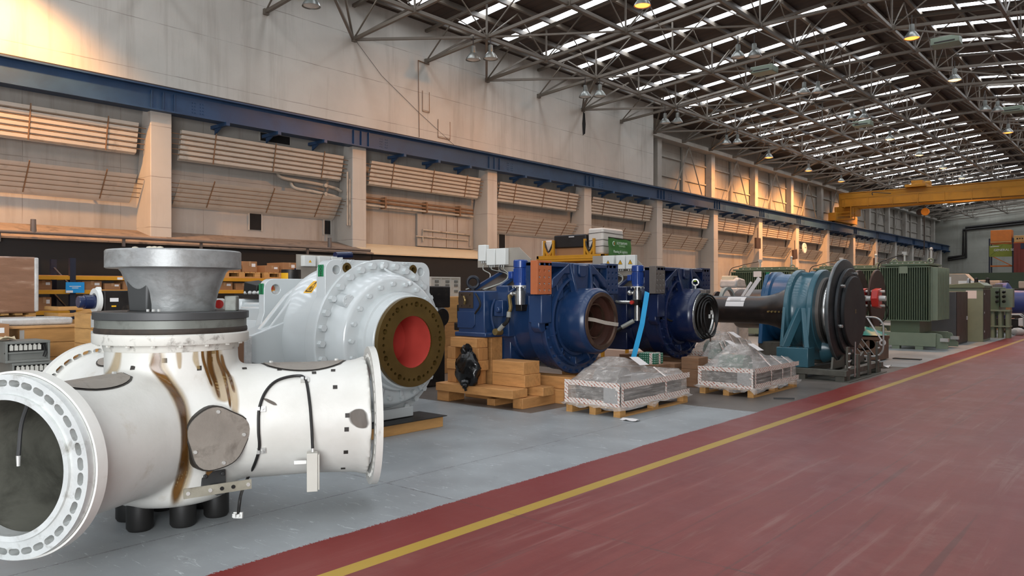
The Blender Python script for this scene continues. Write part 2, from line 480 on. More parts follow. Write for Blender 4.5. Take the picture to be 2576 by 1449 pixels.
# --- radiant panels in every bay
def radiant(name, label, group, dx, h, n):
    t = thing(name, label, 'radiant panel', (0, 0, 0), group=group)
    L = 4.95
    def P(y, s, off=0.0):      # s 0..1 from bottom to top, off = towards the hall
        nx = Vector((-dx, 0, h)).normalized()
        nv = Vector((h, 0, dx)).normalized()
        return Vector((-dx * (1 - s), y, h * s - h)) + Vector((nv.x, 0, nv.z)) * off
    m = MB(M_slat)
    prof = []
    for i in range(n):
        a, c = i / n, (i + 1) / n
        prof += [(a + .012, -.05), (a + .012, .0), (a + .2 / n, .035), (c - .2 / n, .035), (c - .012, 0), (c - .012, -.05)]
    rows = []
    for y in (0, L): rows.append([P(y, s, o) for s, o in prof])
    m.grid(rows)
    m.add([P(y, s, -.055) for y in (0, L) for s in (0, 1)] , [(0, 1, 3, 2)])
    m.build('ribbed_plate', t, smooth=20)
    for i in range(1, n):
        MB(M_rust).bar(P(-.29, i / n, .012), P(L + .19, i / n, .012), .017).build('heating_pipe', t)
    for y in (1.2, 4.0): MB(M_steel).bar(P(y, .5, -.05), P(y, .5, -.05) + Vector((-.28, 0, .05)), .04).build('hanger_bracket', t)
    for y in (.9, 2.65, 4.25):
        MB(M_rust).bar(P(y, -.02, .05), P(y, 1.02, .05), .022, .022).build('strap', t)
    return t
up = radiant('radiant_panel', 'x', 'upper radiant panels', .16, .74, 6)
lo = radiant('radiant_panel', 'x', 'lower radiant panels', .42, .62, 6)
first = True
for i, yc in enumerate(BAY[:-1]):
    if i == 0: y0 = yc + .55
    ypos = yc + .58
    nm = 'in the %s bay from the left' % ORD[i]
    lab = 'upper cream ribbed radiant heating panel ' + nm
    if i == 0: up.location = (-18.72, ypos, 5.66); up['label'] = lab
    else: dup(up, (-18.72, ypos, 5.66), label=lab)
    if i == 2: continue
    lab = 'lower cream ribbed radiant heating panel ' + nm
    if i == 0: lo.location = (-18.79, ypos, 4.42); lo['label'] = lab
    else: dup(lo, (-18.79, ypos, 4.42), label=lab)

# --- third bay: pipes and boarded service panel instead of a lower radiant panel
t = thing('pipe_run', 'rusty heating pipe run across the bay between the second and third pillars', 'pipe', (-19.1, 14.9, 4.4))
for z in (.15, .03, -.08):
    MB(M_rust if z > 0 else M_palepipe).tube([(0, 0, z), (0, 5.3, z - .02)], .035, 10).build('pipe', t)
for y in (1.2, 3.0, 4.6): MB(M_rust).box((-.18, y - .03, -.14), (.05, y + .03, .22)).build('bracket', t)
t = thing('service_panel', 'boarded service panel with pale pipes low in the third bay', 'panel', (-19.26, 17.6, 3.14))
MB(M_low_wall).box((0, 0, 0), (.06, 2.7, 1.1)).build('board', t)
MB(M_palepipe).tube([(.1, .2, .15), (.1, .2, .55), (.1, 2.5, .5), (.1, 2.5, .1)], .03, 8).build('pipe_loop', t)
MB(M_palepipe).tube([(.1, -.1, .32), (.1, 2.4, .30)], .025, 8).build('lower_pipe', t)
for y in (.7, 1.35, 1.9): MB(M_rust).box((.06, y - .008, 0), (.068, y + .008, 1.1)).build('board_seam', t)
# second bay: white lagged pipes by the pillar, small dark hatches
t = thing('lagged_pipe', 'pale lagged pipe cluster on the left of the second pillar', 'pipe', (-19.09, 12.15, 4.88))
for dz, y0 in ((-.05, .1), (-.30, .5)):
    MB(M_palepipe).tube(spline([(-.1, y0, dz + .25), (.05, y0 + .05, dz), (.05, 1.2, dz - .05), (.08, 1.9, dz - .12), (.1, 2.15, dz - .2)]), .05, 10).build('pipe', t)
MB(M_palepipe).tube([(.45, 2.11, .3), (.45, 2.11, -1.3)], .03, 8).build('riser', t)
MB(M_palepipe).tube([(.45, 2.2, .1), (.45, 2.2, -1.3)], .03, 8).build('riser', t)
MB(M_palepipe).box((-.15, 1.0, -.12), (.05, 1.04, -.08)).build('pipe_hanger', t)
for z in (0, -.25): MB(M_palepipe).cyl((.05, 1.55, z - .14), (.18, 1.55, z - .14), .06, .06, 12).build('valve', t)
wn = 0
for (px, py, w_, h_, ptxt) in ((642, 557, .36, .46, 'below the lower panel left of the second pillar'), (823, 572, .22, .40, 'close to the left side of the second pillar'), (1184, 606, .22, .5, 'close to the left side of the third pillar'), (1262, 612, .35, .75, 'just right of the third pillar'), (692, 349, .95, .22, 'high under the blue beam left of the second pillar'),):
    c = AX(px, py, -19.28); wn += 1
    m = MB(M_darkgap); m.box((-19.27, c.y - w_/2, c.z - h_/2), (-19.31, c.y + w_/2, c.z + h_/2))
    m.m(M_conc); m.box((-19.26, c.y - w_/2 - .03, c.z - h_/2 - .03), (-19.30, c.y - w_/2, c.z + h_/2 + .03)); m.box((-19.26, c.y + w_/2, c.z - h_/2 - .03), (-19.30, c.y + w_/2 + .03, c.z + h_/2 + .03))
    tag(struct(m, 'window_%d' % wn), 'small black wall hatch ' + ptxt, 'hatch')
# cable and conduit on the big white wall
t = thing('wall_conduit', 'thin rusty conduit running down the white upper wall', 'conduit', (WX + .02, 0, 0))
A = [AX(1052, 152, WX + .02), AX(1054, 285, WX + .02), AX(1055, 345, WX + .02)]
MB(M_rust).tube([(0, p.y, p.z) for p in A], .011, 6).build('conduit', t)
a = A[0]; MB(M_rust).tube([(0, a.y, a.z), (.0, a.y + .5, a.z - .03)], .016, 6).build('top_arm', t)
t = thing('wall_cable', 'thin slack cable slanting down the white upper wall', 'cable', (WX + .02, 0, 0))
MB(M_rail).tube([(0, p.y, p.z) for p in (AX(893, 100, WX + .02), AX(960, 190, WX + .02), AX(1052, 281, WX + .02), AX(1150, 372, WX + .02))], .006, 5).build('cable', t)
for k, (x0, y0, x1, y1, lb) in enumerate(((1062, 228, 1079, 284, 'narrow sealed patch outlined on the white wall beside the conduit'), (1101, 300, 1131, 352, 'sealed hatch outlined on the white wall right of the conduit'))):
    a, c = AX(x0, y0, WX), AX(x1, y1, WX)
    m = MB(M_white_wall); m.box((WX, a.y, c.z + .05), (WX + .02, c.y, a.z - .05))
    m.m(M_rust)
    for (q0, q1) in (((a.y, c.z), (a.y, a.z)), ((c.y, c.z), (c.y, a.z)), ((a.y, c.z), (c.y, c.z))): m.bar((WX + .021, *q0), (WX + .021, *q1), .02, .006, (1, 0, 0))
    tag(struct(m, 'trim_%d' % (k + 1)), lb, 'wall patch')
a, c = AX(1466, 297, WX), AX(1471, 336, WX)
m = MB(M_darkgap); m.prism([(0, 0), (.16, .1), (.2, .5), (.14, .95), (.03, 1.0), (-.04, .5)], (WX + .003, a.y, c.z - .1), (0, 1, 0), (0, 0, 1), .01)
tag(struct(m, 'trim_3', smooth=0), 'torn black gash in the white wall under a truss foot', 'gash')

# --- recessed wall posts and rails beyond the white sheeting
for i in range(21):
    y = 34.4 + 3.0 * i
    big = i % 2 == 0
    m = MB(M_conc if big else M_far_wall); wd = .22 if big else .12
    m.box((-19.92, y - wd, 6.3), (-19.55 if big else -19.8, y + wd, 9.35))
    tag(struct(m, 'trim_%d' % (10 + i), bev=.01), ('broad' if big else 'narrow') + ' pale stanchion of the recessed panelled wall, %s beyond the white sheeting' % ORD[i], 'stanchion')
m = MB(M_far_wall)
for y in [34.4 + 3.0 * i for i in range(-1, 21)]:
    for z in (7.55, 8.55): m.box((-19.93, y + .2, z), (-19.86, y + 2.8, z + .07))
m.box((-19.9, 32.7, 9.3), (-19.3, YE, 9.5))
tag(struct(m, 'trim_40'), 'horizontal rails of the recessed panelled wall', 'rail')
for i in range(8):                       # slim bracing ties
    y = 37.4 + 6.0 * i
    for q, s2 in enumerate((-1, 1)):
        m = MB(M_far_wall); m.bar((-19.5, y, 9.3), (-19.5, y + s2 * 1.5, 6.9), .06, .03)
        tag(struct(m, 'trim_%d' % (50 + 2 * i + q)), 'slim diagonal tie on the recessed wall, %s pair beyond the white sheeting, leaning %s' % (ORD[i], ('towards the camera', 'away from the camera')[q]), 'tie')

# ================================================================ ROOF
def zr(x): return 10.55 + .105 * ((x - WX) if x < RIDGE else (RX - x))       # underside of sheeting
def zl(x): return 9.27 + .085 * ((x - WX) if x < RIDGE else (RX - x))         # lower chord
NOD = [-18.85, -16.1, -12.95, -9.85, -6.75, -3.65, -.5, 2.25]
SK0, SKP, SKW = 18.60, 2.25, .37
ys = [SK0 + SKP * k for k in range(int((YB - SK0) / SKP) + 1, int((YE - SK0) / SKP) + 1)]
ML, MR = (WX + .75, -9.15), (-6.75, 1.45)                                         # skylight extents across each slope
r = MB(M_roof)
def slope(y0, y1, x0, x1): r.quad((x0, y0, zr(x0)), (x1, y0, zr(x1)), (x1, y1, zr(x1)), (x0, y1, zr(x0)))
prev = YB
for y in ys + [None]:
    e = (y - SKW / 2) if y is not None else YE
    slope(prev, e, WX - 1.3, RIDGE); slope(prev, e, RIDGE - 1e-4, RX + .2)
    if y is not None:
        prev = y + SKW / 2
        for a, b_ in ((WX - 1.3, ML[0]), (ML[1], RIDGE), (RIDGE - 1e-4, MR[0]), (MR[1], RX + .2)): slope(e, prev, a, b_)
tag(struct(r, 'ceiling', smooth=0), 'dark brown corrugated roof sheeting', 'roof')
for side, (x0, x1) in (('left', ML), ('right', MR)):
    for k, y in enumerate(ys):
        m = MB(M_sky); e = y - SKW / 2; g = y + SKW / 2
        m.quad((x0, e, zr(x0) + .01), (x1, e, zr(x1) + .01), (x1, g, zr(x1) + .01), (x0, g, zr(x0) + .01))
        o = struct(m, 'window_%d' % (10 + k + (100 if side == 'right' else 0)), smooth=0)
        tag(o, 'bright translucent rooflight strip on the %s roof slope, %s' % ({'left': 'near-wall', 'right': 'aisle-side'}[side], '%s strip ahead of the camera' % ORD[k - 10] if k >= 10 else '%s strip behind the camera' % ORD[9 - k]), 'rooflight', side + ' slope rooflights')
pn = 0
for side in (0, 1):
    for k in range(9):
        x = WX + .5 + k * 1.2 if side == 0 else RX - .5 - k * 1.2
        m = MB(M_steel); z = zr(x)
        m.box((x - .03, YB, z - .17), (x + .03, YE, z - .015)); m.box((x - .05, YB, z - .18), (x + .05, YE, z - .16))
        pn += 1
        tag(struct(m, 'trim_%d' % (70 + pn)), 'long roof purlin under the sheeting, %s from the %s' % (ORD[k], ('left wall', 'right wall')[side]), 'purlin')

# transverse trusses, one every three metres
tr = thing('roof_truss', 'x', 'roof truss', (0, 8.65, 0), group='roof trusses')
m = MB(M_steel)
for a, b_ in zip(NOD, NOD[1:]):
    m.bar((a, 0, zl(a)), (b_, 0, zl(b_)), .09, .09)
for x in NOD: m.cbox((x, 0, zl(x)), (.20, .14, .16))
m.build('lower_chord', tr)
m = MB(M_steel); up_x = [WX, RIDGE, RX]
for a, b_ in zip(up_x, up_x[1:]): m.bar((a, 0, zr(a) - .26), (b_, 0, zr(b_) - .26), .10, .09)
m.build('upper_chord', tr)
m = MB(M_steel)
for i, (a, b_) in enumerate(zip(NOD, NOD[1:])):
    mid = (a + b_) / 2
    if i: m.bar((a, 0, zl(a)), (a, 0, zr(a) - .26), .05)
    m.bar((a, 0, zl(a)), (mid, 0, zr(mid) - .26), .036); m.bar((mid, 0, zr(mid) - .26), (b_, 0, zl(b_)), .036)
m.build('web_lattice', tr)
TY = [8.65 + 3.0 * k for k in range(0, 30)]
for k, y in enumerate(TY):
    lab = 'grey lattice roof truss crossing the hall, %s truss from the camera' % ORD[k]
    if k == 0: tr['label'] = lab
    else: dup(tr, (0, y, 0), label=lab)
# lengthwise lattice girders through the truss nodes
for i, x in enumerate(NOD[:-1]):
    t = thing('lattice_girder', 'lengthwise lattice girder under the roof, %s from the left wall' % ORD[i], 'lattice girder', (x, 0, 0), kind='structure')
    if i: m = MB(M_steel); m.bar((0, 8.65, zl(x)), (0, YE - .3, zl(x)), .09, .10); m.build('lower_chord', t)
    m = MB(M_steel)
    for k, y in enumerate(TY):
        zt = zr(x) - .2
        if i == 0:
            q = 1.35; zq = zr(x + q) - .2
            m.bar((0, y, zl(x)), (q, y + 1.5, zq), .06)
            if k % 2 == 0: m.bar((0, y, zl(x)), (q, y - 1.5, zq), .06)
        else: m.bar((0, y, zl(x)), (0, y + 1.5, zt), .045 if i == 0 else .032); m.bar((0, y + 1.5, zt), (0, y + 3.0, zl(x)), .045 if i == 0 else .032)
        if i == 0 and k % 2 == 0:
            nx = NOD[1] - x
            for s2 in (-1, 1): m.bar((0, y, zl(x)), (nx, y + s2 * 3.0, zl(NOD[1])), .075)
        elif i in (1, 2, 4, 5) and (k + i) % 2 == 0:
            nx = NOD[i + 1] - x
            m.bar((0, y, zl(x)), (nx, y + 3.0, zl(NOD[i + 1])), .055)
    m.build('web_lattice', t)

# ================================================================ LAMPS, HEATERS
def bell(lit):
    g = {0: M_off, 1: M_sodium, 2: M_mercury}[lit]
    t = thing('high_bay_lamp', 'x', 'lamp')
    MB(M_lampgrey).lathe([(0, .44), (.07, .43), (.08, .25), (.075, .22), (.11, .20), (.20, .08), (.235, 0), (.225, 0), (.19, .075), (.08, .20)], (0, 0, 0), (0, 0, 1), 20).build('bell_housing', t)
    MB(M_rail).tube([(0, 0, .43), (0, 0, .72)], .015, 6).build('hanger', t)
    MB(g).lathe([(0, .0), (.12, .012), (.2, .04), (.19, .075), (0, .12)], (0, 0, -.02), (0, 0, 1), 18).build('lamp_glass', t)
    return t
proto = {}
def lamp(x, y, lit, label, z=None):
    z = (zl(x) - .72) if z is None else z
    if lit not in proto: proto[lit] = t = bell(lit); t.location = (x, y, z); t['label'] = label; t['group'] = 'high bay lamps'
    else: t = dup(proto[lit], (x, y, z), label=label)
    if lit:
        l = bpy.data.lights.new('lamp_light', 'SPOT'); l.energy = LAMP_W * ((1.1 if y < 10 else 1.2 if y > 57 else 2.5) if x < -14 else .15); l.color = ((1.0, .56, .17) if y < 10 else (1.0, .43, .13)) if lit == 1 else (1.0, .62, .33)
        l.spot_size = R(165); l.spot_blend = .6; l.shadow_soft_size = .15
        o = bpy.data.objects.new('lamp_light', l); COL.objects.link(o); o.parent = t; o.location = (0, 0, -.06)
        if x < -14: l.spot_size = R(125); o.rotation_euler = (0, R(34), 0)
rows = [(-16.35, 'nearest the left wall', [(11.4, 0), (17.3, 0), (23.3, 0), (29.2, 0), (35.2, 0), (40.4, 1), (46.4, 1), (52.4, 1), (64.2, 1)]),
        (-10.7, 'middle row', [(17.9, 1), (23.9, 0), (29.9, 0), (35.8, 0), (41.9, 2), (47.9, 2), (53.9, 2), (59.7, 2)]),
        (-5.9, 'row nearest the aisle', [(25.5, 1), (31.6, 2), (37.7, 0), (43.8, 1)])]
for x, rn, L in rows:
    for k, (y, lit) in enumerate(L):
        lb = ('orange glowing', 'warm white glowing')[lit - 1] if lit else 'unlit grey'
        lamp(x, y, lit, lb + ' high bay lamp, %s in the row %s' % (ORD[k], rn if x != -10.7 else 'down the middle'), )
        if lit == 0 and y < 40 and y > 12:
            lamp(x + .40, y + .36, 0, 'unlit lamp paired beside the %s lamp in the row %s' % (ORD[k], rn if x != -10.7 else 'down the middle'))
lamp(-16.7, 4.8, 1, 'orange glowing high bay lamp close to the white upper wall, left of the view', 8.3)
ht = None
for (x, y, lb) in ((-11.5, 28.0, 'nearer heater left of the ridge'), (-5.6, 28.7, 'nearest heater on the aisle side'), (-11.5, 40.2, 'farther heater left of the ridge'), (-5.4, 41.5, 'farther heater on the aisle side')):
    lab = 'green box heater hung under the roof trusses, ' + lb
    if ht is None:
        ht = thing('roof_heater', lab, 'heater', (x, y, 9.75), group='roof heaters')
        MB(M_heater).box((-.42, -.3, 0), (.42, .3, .24)).build('casing', ht, bev=.02)
        MB(M_rail).box((-.3, -.31, .05), (.3, -.30, .09)).build('vent', ht)
        for sx in (-.35, .35): MB(M_steel).bar((sx, 0, .24), (sx, 0, .6), .02).build('hanger', ht)
    else: dup(ht, (x, y, 9.75), label=lab)

# ================================================================ OVERHEAD CRANE
cr = thing('overhead_crane', 'yellow overhead travelling crane bridge spanning the hall', 'crane', (0, 58.7, 0))
m = MB(M_crane); m.box((-18.4, -.25, 7.72), (2.0, .25, 8.72)); m.box((-18.3, -.29, 8.68), (2.0, .29, 8.74)); m.box((-18.0, -.85, 7.62), (2.0, -.78, 8.22)); m.box((-18.0, -.85, 7.62), (2.0, -.25, 7.68))
m.build('main_girder', cr, bev=.02)
m = MB(M_crane); m.box((-18.4, 1.75, 7.72), (2.0, 2.25, 8.72)); m.build('rear_girder', cr, bev=.02)
m = MB(M_crane); m.box((-18.75, -1.5, 6.66), (-18.2, 3.5, 7.25)); m.box((-18.7, -.3, 7.2), (-17.6, 2.3, 7.75)); m.build('end_carriage', cr, bev=.03)
m = MB(M_rail)
for y in (-1.1, 3.1): m.cyl((-18.58, y, 6.80), (-18.42, y, 6.80), .2, .2, 20)
m.build('wheel', cr)
m = MB(M_crane)
for x in [-17.8 + 1.6 * i for i in range(13)]: m.bar((x, -.86, 7.6), (x, -.86, 8.32), .04)
m.bar((-18.0, -.88, 8.30), (2.0, -.88, 8.30), .04); m.build('handrail', cr)
for x, y in ((-18.3, -1.1), (-17.3, -1.1), (-17.3, -.2), (-18.3, -.2)): MB(M_crane).bar((x, y, 6.75), (x, y, 7.65), .05).build('ladder_post', cr)
for z in (6.78, 7.02, 7.26):
    MB(M_crane).bar((-18.3, -1.1, z), (-17.3, -1.1, z), .04).build('ladder_rung', cr); MB(M_crane).bar((-17.3, -1.1, z), (-17.3, -.2, z), .04).build('ladder_rung', cr)
MB(M_crane).box((-18.3, -1.1, 6.72), (-17.3, -.2, 6.76)).build('ladder_platform', cr)
m = MB(M_crane); m.box((-13.9, -.6, 8.76), (-12.6, 2.5, 8.95)); m.box((-13.6, -.1, 8.95), (-12.9, .9, 9.25)); m.cyl((-13.7, 1.5, 9.1), (-12.7, 1.5, 9.1), .25, .25, 18); m.build('trolley', cr, bev=.01)
MB(M_rail).tube([(-13.0, .9, 7.6), (-13.0, .9, 4.1)], .035, 6).build('hoist_rope', cr)
m = MB(pm('hook_block_amber', '#ff9c1a', .5, emit='#ff9a12', es=.0)); m.cyl((-12.86, .62, 7.1), (-12.86, .50, 7.1), .26, .26, 20); m.m(M_rail).cyl((-13.2, .8, 7.1), (-13.2, .55, 7.1), .22, .22, 20); m.build('hook_block', cr)
MB(M_rail).tube(spline([(-15.9, -.88, 8.34), (-15.9, -.9, 8.55), (-15.5, -.9, 8.5), (-14.7, -.9, 8.38)]), .03, 6).build('cable_loop', cr)

# ================================================================ CAMERA, LIGHT
cam = bpy.data.cameras.new('camera'); co = bpy.data.objects.new('camera', cam); COL.objects.link(co)
cam.sensor_width = 36; cam.lens = FPX / 2576 * 36; cam.shift_y = (HY - 724.5) / 2576; cam.clip_end = 300
co.location = (0, 0, CAMH); co.rotation_euler = (R(90), 0, YAW)
sc = bpy.context.scene; sc.camera = co
sc.view_settings.view_transform = 'Standard'; sc.view_settings.look = 'None'; sc.view_settings.gamma = 1.0
sc.view_settings.use_curve_mapping = False; sc.view_settings.exposure = EXPO
w = bpy.data.worlds.new('world'); sc.world = w; w.use_nodes = True
bg = w.node_tree.nodes['Background']; bg.inputs[0].default_value = (.80, .88, 1.0, 1); bg.inputs[1].default_value = 1.0
l = bpy.data.lights.new('doorway_daylight', 'AREA'); l.shape = 'RECTANGLE'; l.size = 10.0; l.size_y = 6.2; l.energy = DOOR_W; l.color = (.95, .98, 1.0)
lo_ = bpy.data.objects.new('doorway_daylight', l); COL.objects.link(lo_); lo_.location = (-4.0, YB - .35, 3.1); lo_.rotation_euler = (R(90), 0, R(180))
l = bpy.data.lights.new('side_door_daylight', 'AREA'); l.shape = 'RECTANGLE'; l.size = 9.5; l.size_y = 5.6; l.energy = SIDE_W; l.color = (.95, .98, 1.0)
lo_ = bpy.data.objects.new('side_door_daylight', l); COL.objects.link(lo_); lo_.location = (RX + .25, -6.25, 2.8); lo_.rotation_euler = (R(90), 0, R(90))
sc.cycles.max_bounces = 6; sc.cycles.diffuse_bounces = 3; sc.cycles.glossy_bounces = 3; sc.cycles.transparent_max_bounces = 12; sc.cycles.transmission_bounces = 4
sc.cycles.sample_clamp_indirect = 4.0
# ================================================================ OLD WHITE ROTOR HUB (foreground)
from mathutils.bvhtree import BVHTree
M_hub = None
def mat_hub():
    t = NT('old_white_hub_paint')
    c = t.mix(t.ramp(t.noise(1.5, 5, .6), .3, .7), lin('#c6c5be'), lin('#d8d7d2'))
    c = t.mix(t.ramp(t.noise(2.5, 8, .7, None, .3), .60, .72, 0, .45), c, lin('#aaa08d'))
    c = t.mix(t.ramp(t.noise(5, 8, .75, t.mapping((1, 1, .25))), .66, .74, 0, .55), c, lin('#877a66'))
    c = t.mix(t.ramp(t.noise(28, 6, .8), .73, .77, 0, .8), c, lin('#4e443a'))
    t.put(t.b.inputs['Base Color'], c); t.b.inputs['Roughness'].default_value = .42
    t.bump(t.noise(7, 6, .6), .18, .02); return t.m
M_hub = mat_hub()
M_hubin = pm('hub_bore_grime', '#6a6a61', .45, .1, var=.25, vs=2, dirt='#35342f', dlo=.45, dhi=.7, ds=3)
M_galv = pm('worn_flange_metal', '#c9ccca', .35, .35, var=.1, vs=6, dirt='#8d8a82', dlo=.55, dhi=.72, ds=9, bump=.2, bs=30)
M_plate = pm('grey_cover_plate', '#8b847b', .55, .25, var=.12, vs=6, dirt='#5d554d', dlo=.55, dhi=.75, ds=6, bump=.15, bs=90)
M_seal = pm('black_sealant', '#2b2723', .6)
M_rubber = pm('black_rubber', '#171615', .5, var=.2)
M_shaft = pm('dull_cast_steel', '#8f9190', .42, .25, var=.28, vs=3.0, dirt='#43382d', dlo=.46, dhi=.66, ds=3.0, dmax=.6, bump=.35, bs=9, stretch=(1, 1, 1.6))
M_ringgrey = pm('greenish_grey_ring', '#6c6f69', .5, .2, var=.15, vs=3, dirt='#2e2822', dlo=.5, dhi=.72, ds=4)
M_ringdark = pm('dark_grey_ring', '#3c3d3d', .5, .1, var=.15)
def soft(name, c1, c2, rough, amax, gain=1.6):
    t = NT(name); uv = t.n.new('ShaderNodeSeparateXYZ'); t.link(t.tc.outputs['UV'], uv.inputs[0])
    n = t.noise(5, 4, .55, t.mapping((1, 1, .35)))
    c = t.mix(t.ramp(n, .35, .65), lin(c1), lin(c2)); t.put(t.b.inputs['Base Color'], c); t.b.inputs['Roughness'].default_value = rough
    def edge(s_): return t.math('SUBTRACT', 1.0, t.math('ABSOLUTE', t.math('SUBTRACT', t.math('MULTIPLY', s_, 2.0), 1.0)))
    e = t.math('MULTIPLY', edge(uv.outputs[0]), t.ramp(edge(uv.outputs[1]), 0, .18))
    a = t.math('ADD', t.math('MULTIPLY', e, gain), t.math('MULTIPLY', t.math('SUBTRACT', n, .5), .9))
    t.put(t.b.inputs['Alpha'], t.ramp(a, 0.05, .85, 0, amax)); return t.m
M_oil = soft('brown_oil_stain', '#43290d', '#7a5526', .2, .95)
M_oilpale = soft('pale_oil_stain', '#a0804c', '#b9a172', .3, .5)
M_scab = soft('scab_patch', '#6a6259', '#4a423b', .6, 1.0, 2.2)
M_zinc = pm('zinc_clip', '#c4c4c0', .4, .4)
M_boxgrey = pm('pale_grey_box', '#b9b6ad', .5, var=.06, dirt='#847b6d', dlo=.6, dhi=.8)

HC = Vector((-5.50, 2.65, 0)); HZ = .68
hub = thing('rotor_hub', 'large weathered white cast hub with three open flanges and brown oil streaks', 'rotor hub', HC)
def hd(deg): return Vector((math.sin(R(deg)), math.cos(R(deg)), 0))
ARMS = [(151.6, 1.39), (32.2, 1.43), (272.0, 1.41)]
o = Vector((0, 0, HZ))
m = MB(M_hub)
m.ball(o, .58, 32, (1, 1, .80))
for a, L in ARMS:
    m.lathe([(0, 0), (.43, 0), (.42, .6), (.415, 1.0), (.43, L - .12), (.47, L - .05), (0, L - .05)], o, hd(a), 64)
m.cyl(o, o + Vector((0, 0, .61)), .45, .445, 64)
m.lathe([(0, .135), (.26, .14), (.37, .165), (.43, .22), (.465, .33), (.46, HZ), (0, HZ)], (0, 0, 0), (0, 0, 1), 64)
body = m.build('hub_casting', hub, smooth=180)
md = body.modifiers.new('r', 'REMESH'); md.mode = 'VOXEL'; md.voxel_size = .020; md.use_smooth_shade = True
sm = body.modifiers.new('s', 'SMOOTH'); sm.iterations = 22; sm.factor = .55
bpy.context.view_layer.update()
dg = bpy.context.evaluated_depsgraph_get()
me = bpy.data.meshes.new_from_object(body.evaluated_get(dg), depsgraph=dg)
body.modifiers.clear(); body.data = me
me.materials.clear(); me.materials.append(M_hub)
cu = MB(M_hubin)
for (a, L), dp in zip(ARMS, (.1, .75, .75)):
    cu.cyl(o + hd(a) * (dp if a > 150 and a < 160 else .7), o + hd(a) * (L + .2), .375, .385, 48)
cut(body, cu)
me = body.data
while len(me.materials) < 2: me.materials.append(M_hubin)
me.materials[0] = M_hub; me.materials[1] = M_hubin
for p in me.polygons:
    c = p.center - o; inn = 0
    for a, L in ARMS:
        d = hd(a); t_ = c.dot(d); r_ = (c - d * t_).length
        if t_ > .05 and t_ < L + .1 and r_ < .39: inn = 1
    p.material_index = inn
    p.use_smooth = True
bvh = BVHTree.FromPolygons([v.co + HC for v in me.vertices], [list(p.vertices) for p in me.polygons])
CAMV = Vector((0, 0, CAMH))
def hit(px, py, off=.003):
    loc, nor, i, d = bvh.ray_cast(CAMV, ray(px, py).normalized())
    if loc is None: return None, None
    return loc - HC + nor * off, nor
# ring flanges with slotted bolt holes
for k, (a, L) in enumerate(ARMS):
    d = hd(a); ax, u, v = frame(d)
    m = MB(M_galv if k == 0 else M_hub)
    th = (.09, .05, .08)[k]; Ro = (.508, .53, .53)[k]
    m.pipe(Ro, .378, 0, th, o + d * (L - th + .02), d, 96)
    if k == 0: MB(M_hub).pipe(Ro + .014, Ro + .002, -.02, th * .62, o + d * (L - th), d, 96).build('flange_backing', hub)
    fl = m.build('blade_flange', hub)
    cu = MB(M_hubin); n = 36
    for i in range(n):
        th_ = 2 * PI * (i + .5) / n
        rad = u * math.cos(th_) + v * math.sin(th_); tan = v * math.cos(th_) - u * math.sin(th_)
        pts = [(.018 * s_ + .018 * math.cos(q), .018 * math.sin(q)) for s_, qs in ((1, range(-2, 3)), (-1, range(2, 7))) for q in [PI / 4 * qq for qq in qs]]
        cu.prism(pts, o + d * (L - .3) + rad * .462, tan, rad, .6 if tan.cross(rad).dot(d) > 0 else -.6)
    cut(fl, cu)
    if k == 0:
        MB(M_galv).pipe(.402, .372, 0, .018, o + d * (L + .02), d, 80).build('flange_lip', hub)
# curved oval cover plates on the arms
def arm_plate(a, s0, hl, hw, lab=None):
    d = hd(a); side = d.cross(Vector((0, 0, 1)))
    for nm, k, off, mt in (('plate_seal', 1.06, .004, M_seal), ('arm_cover_plate', 1.0, .009, M_plate)):
        rows = []
        for i in range(13):
            sx = -1 + 2 * i / 12; w_ = math.sqrt(max(0, 1 - sx * sx)) * hw * k
            row = []
            for j in range(11):
                q = -1 + 2 * j / 10; ang = q * w_ / .42
                p0 = o + d * (s0 + sx * hl * k)
                dr = Vector((0, 0, 1)) * math.cos(ang) + side * math.sin(ang)
                h = bvh.ray_cast(p0 + HC + dr * 1.5, -dr)
                row.append((h[0] - HC + dr * off) if h[0] else p0 + dr * .43)
            rows.append(row)
        MB(mt).grid(rows).build(nm, hub)
    for sx in (-.8, .8):
        h = bvh.ray_cast(o + HC + d * (s0 + sx * hl) + Vector((0, 0, 1.5)), Vector((0, 0, -1)))
        if h[0]: MB(M_zinc).bolt(h[0] - HC + Vector((0, 0, .008)), (0, 0, 1), .016, .014).build('plate_screw', hub)
arm_plate(151.6, .86, .33, .20); arm_plate(32.2, .92, .30, .19); arm_plate(272, .86, .30, .19)
# round cover on the front of the casting
P0, N0 = hit(543, 1100, 0)
nn = Vector((1, -.12, .05)).normalized(); ax, u, v = frame(nn)
rim = [.205 + .012 * math.sin(3 * q + 1) + .008 * math.sin(5 * q) for q in [2 * PI * i / 40 for i in range(40)]]
for nm, k, z0, z1, mt in (('cover_seal', 1.05, -.06, .034, M_seal), ('round_cover_plate', 1.0, -.05, .046, M_plate)):
    MB(mt).prism([(rim[i] * k * math.cos(2*PI*i/40), rim[i] * k * math.sin(2*PI*i/40)) for i in range(40)], P0 + nn * z0, u, v, z1 - z0).build(nm, hub)
m = MB(M_zinc)
for q in (90, 205, 280, 0): m.bolt(P0 + nn * .046 + (u * math.cos(R(q)) + v * math.sin(R(q))) * .175, nn, .013, .012)
m.build('cover_screw', hub)
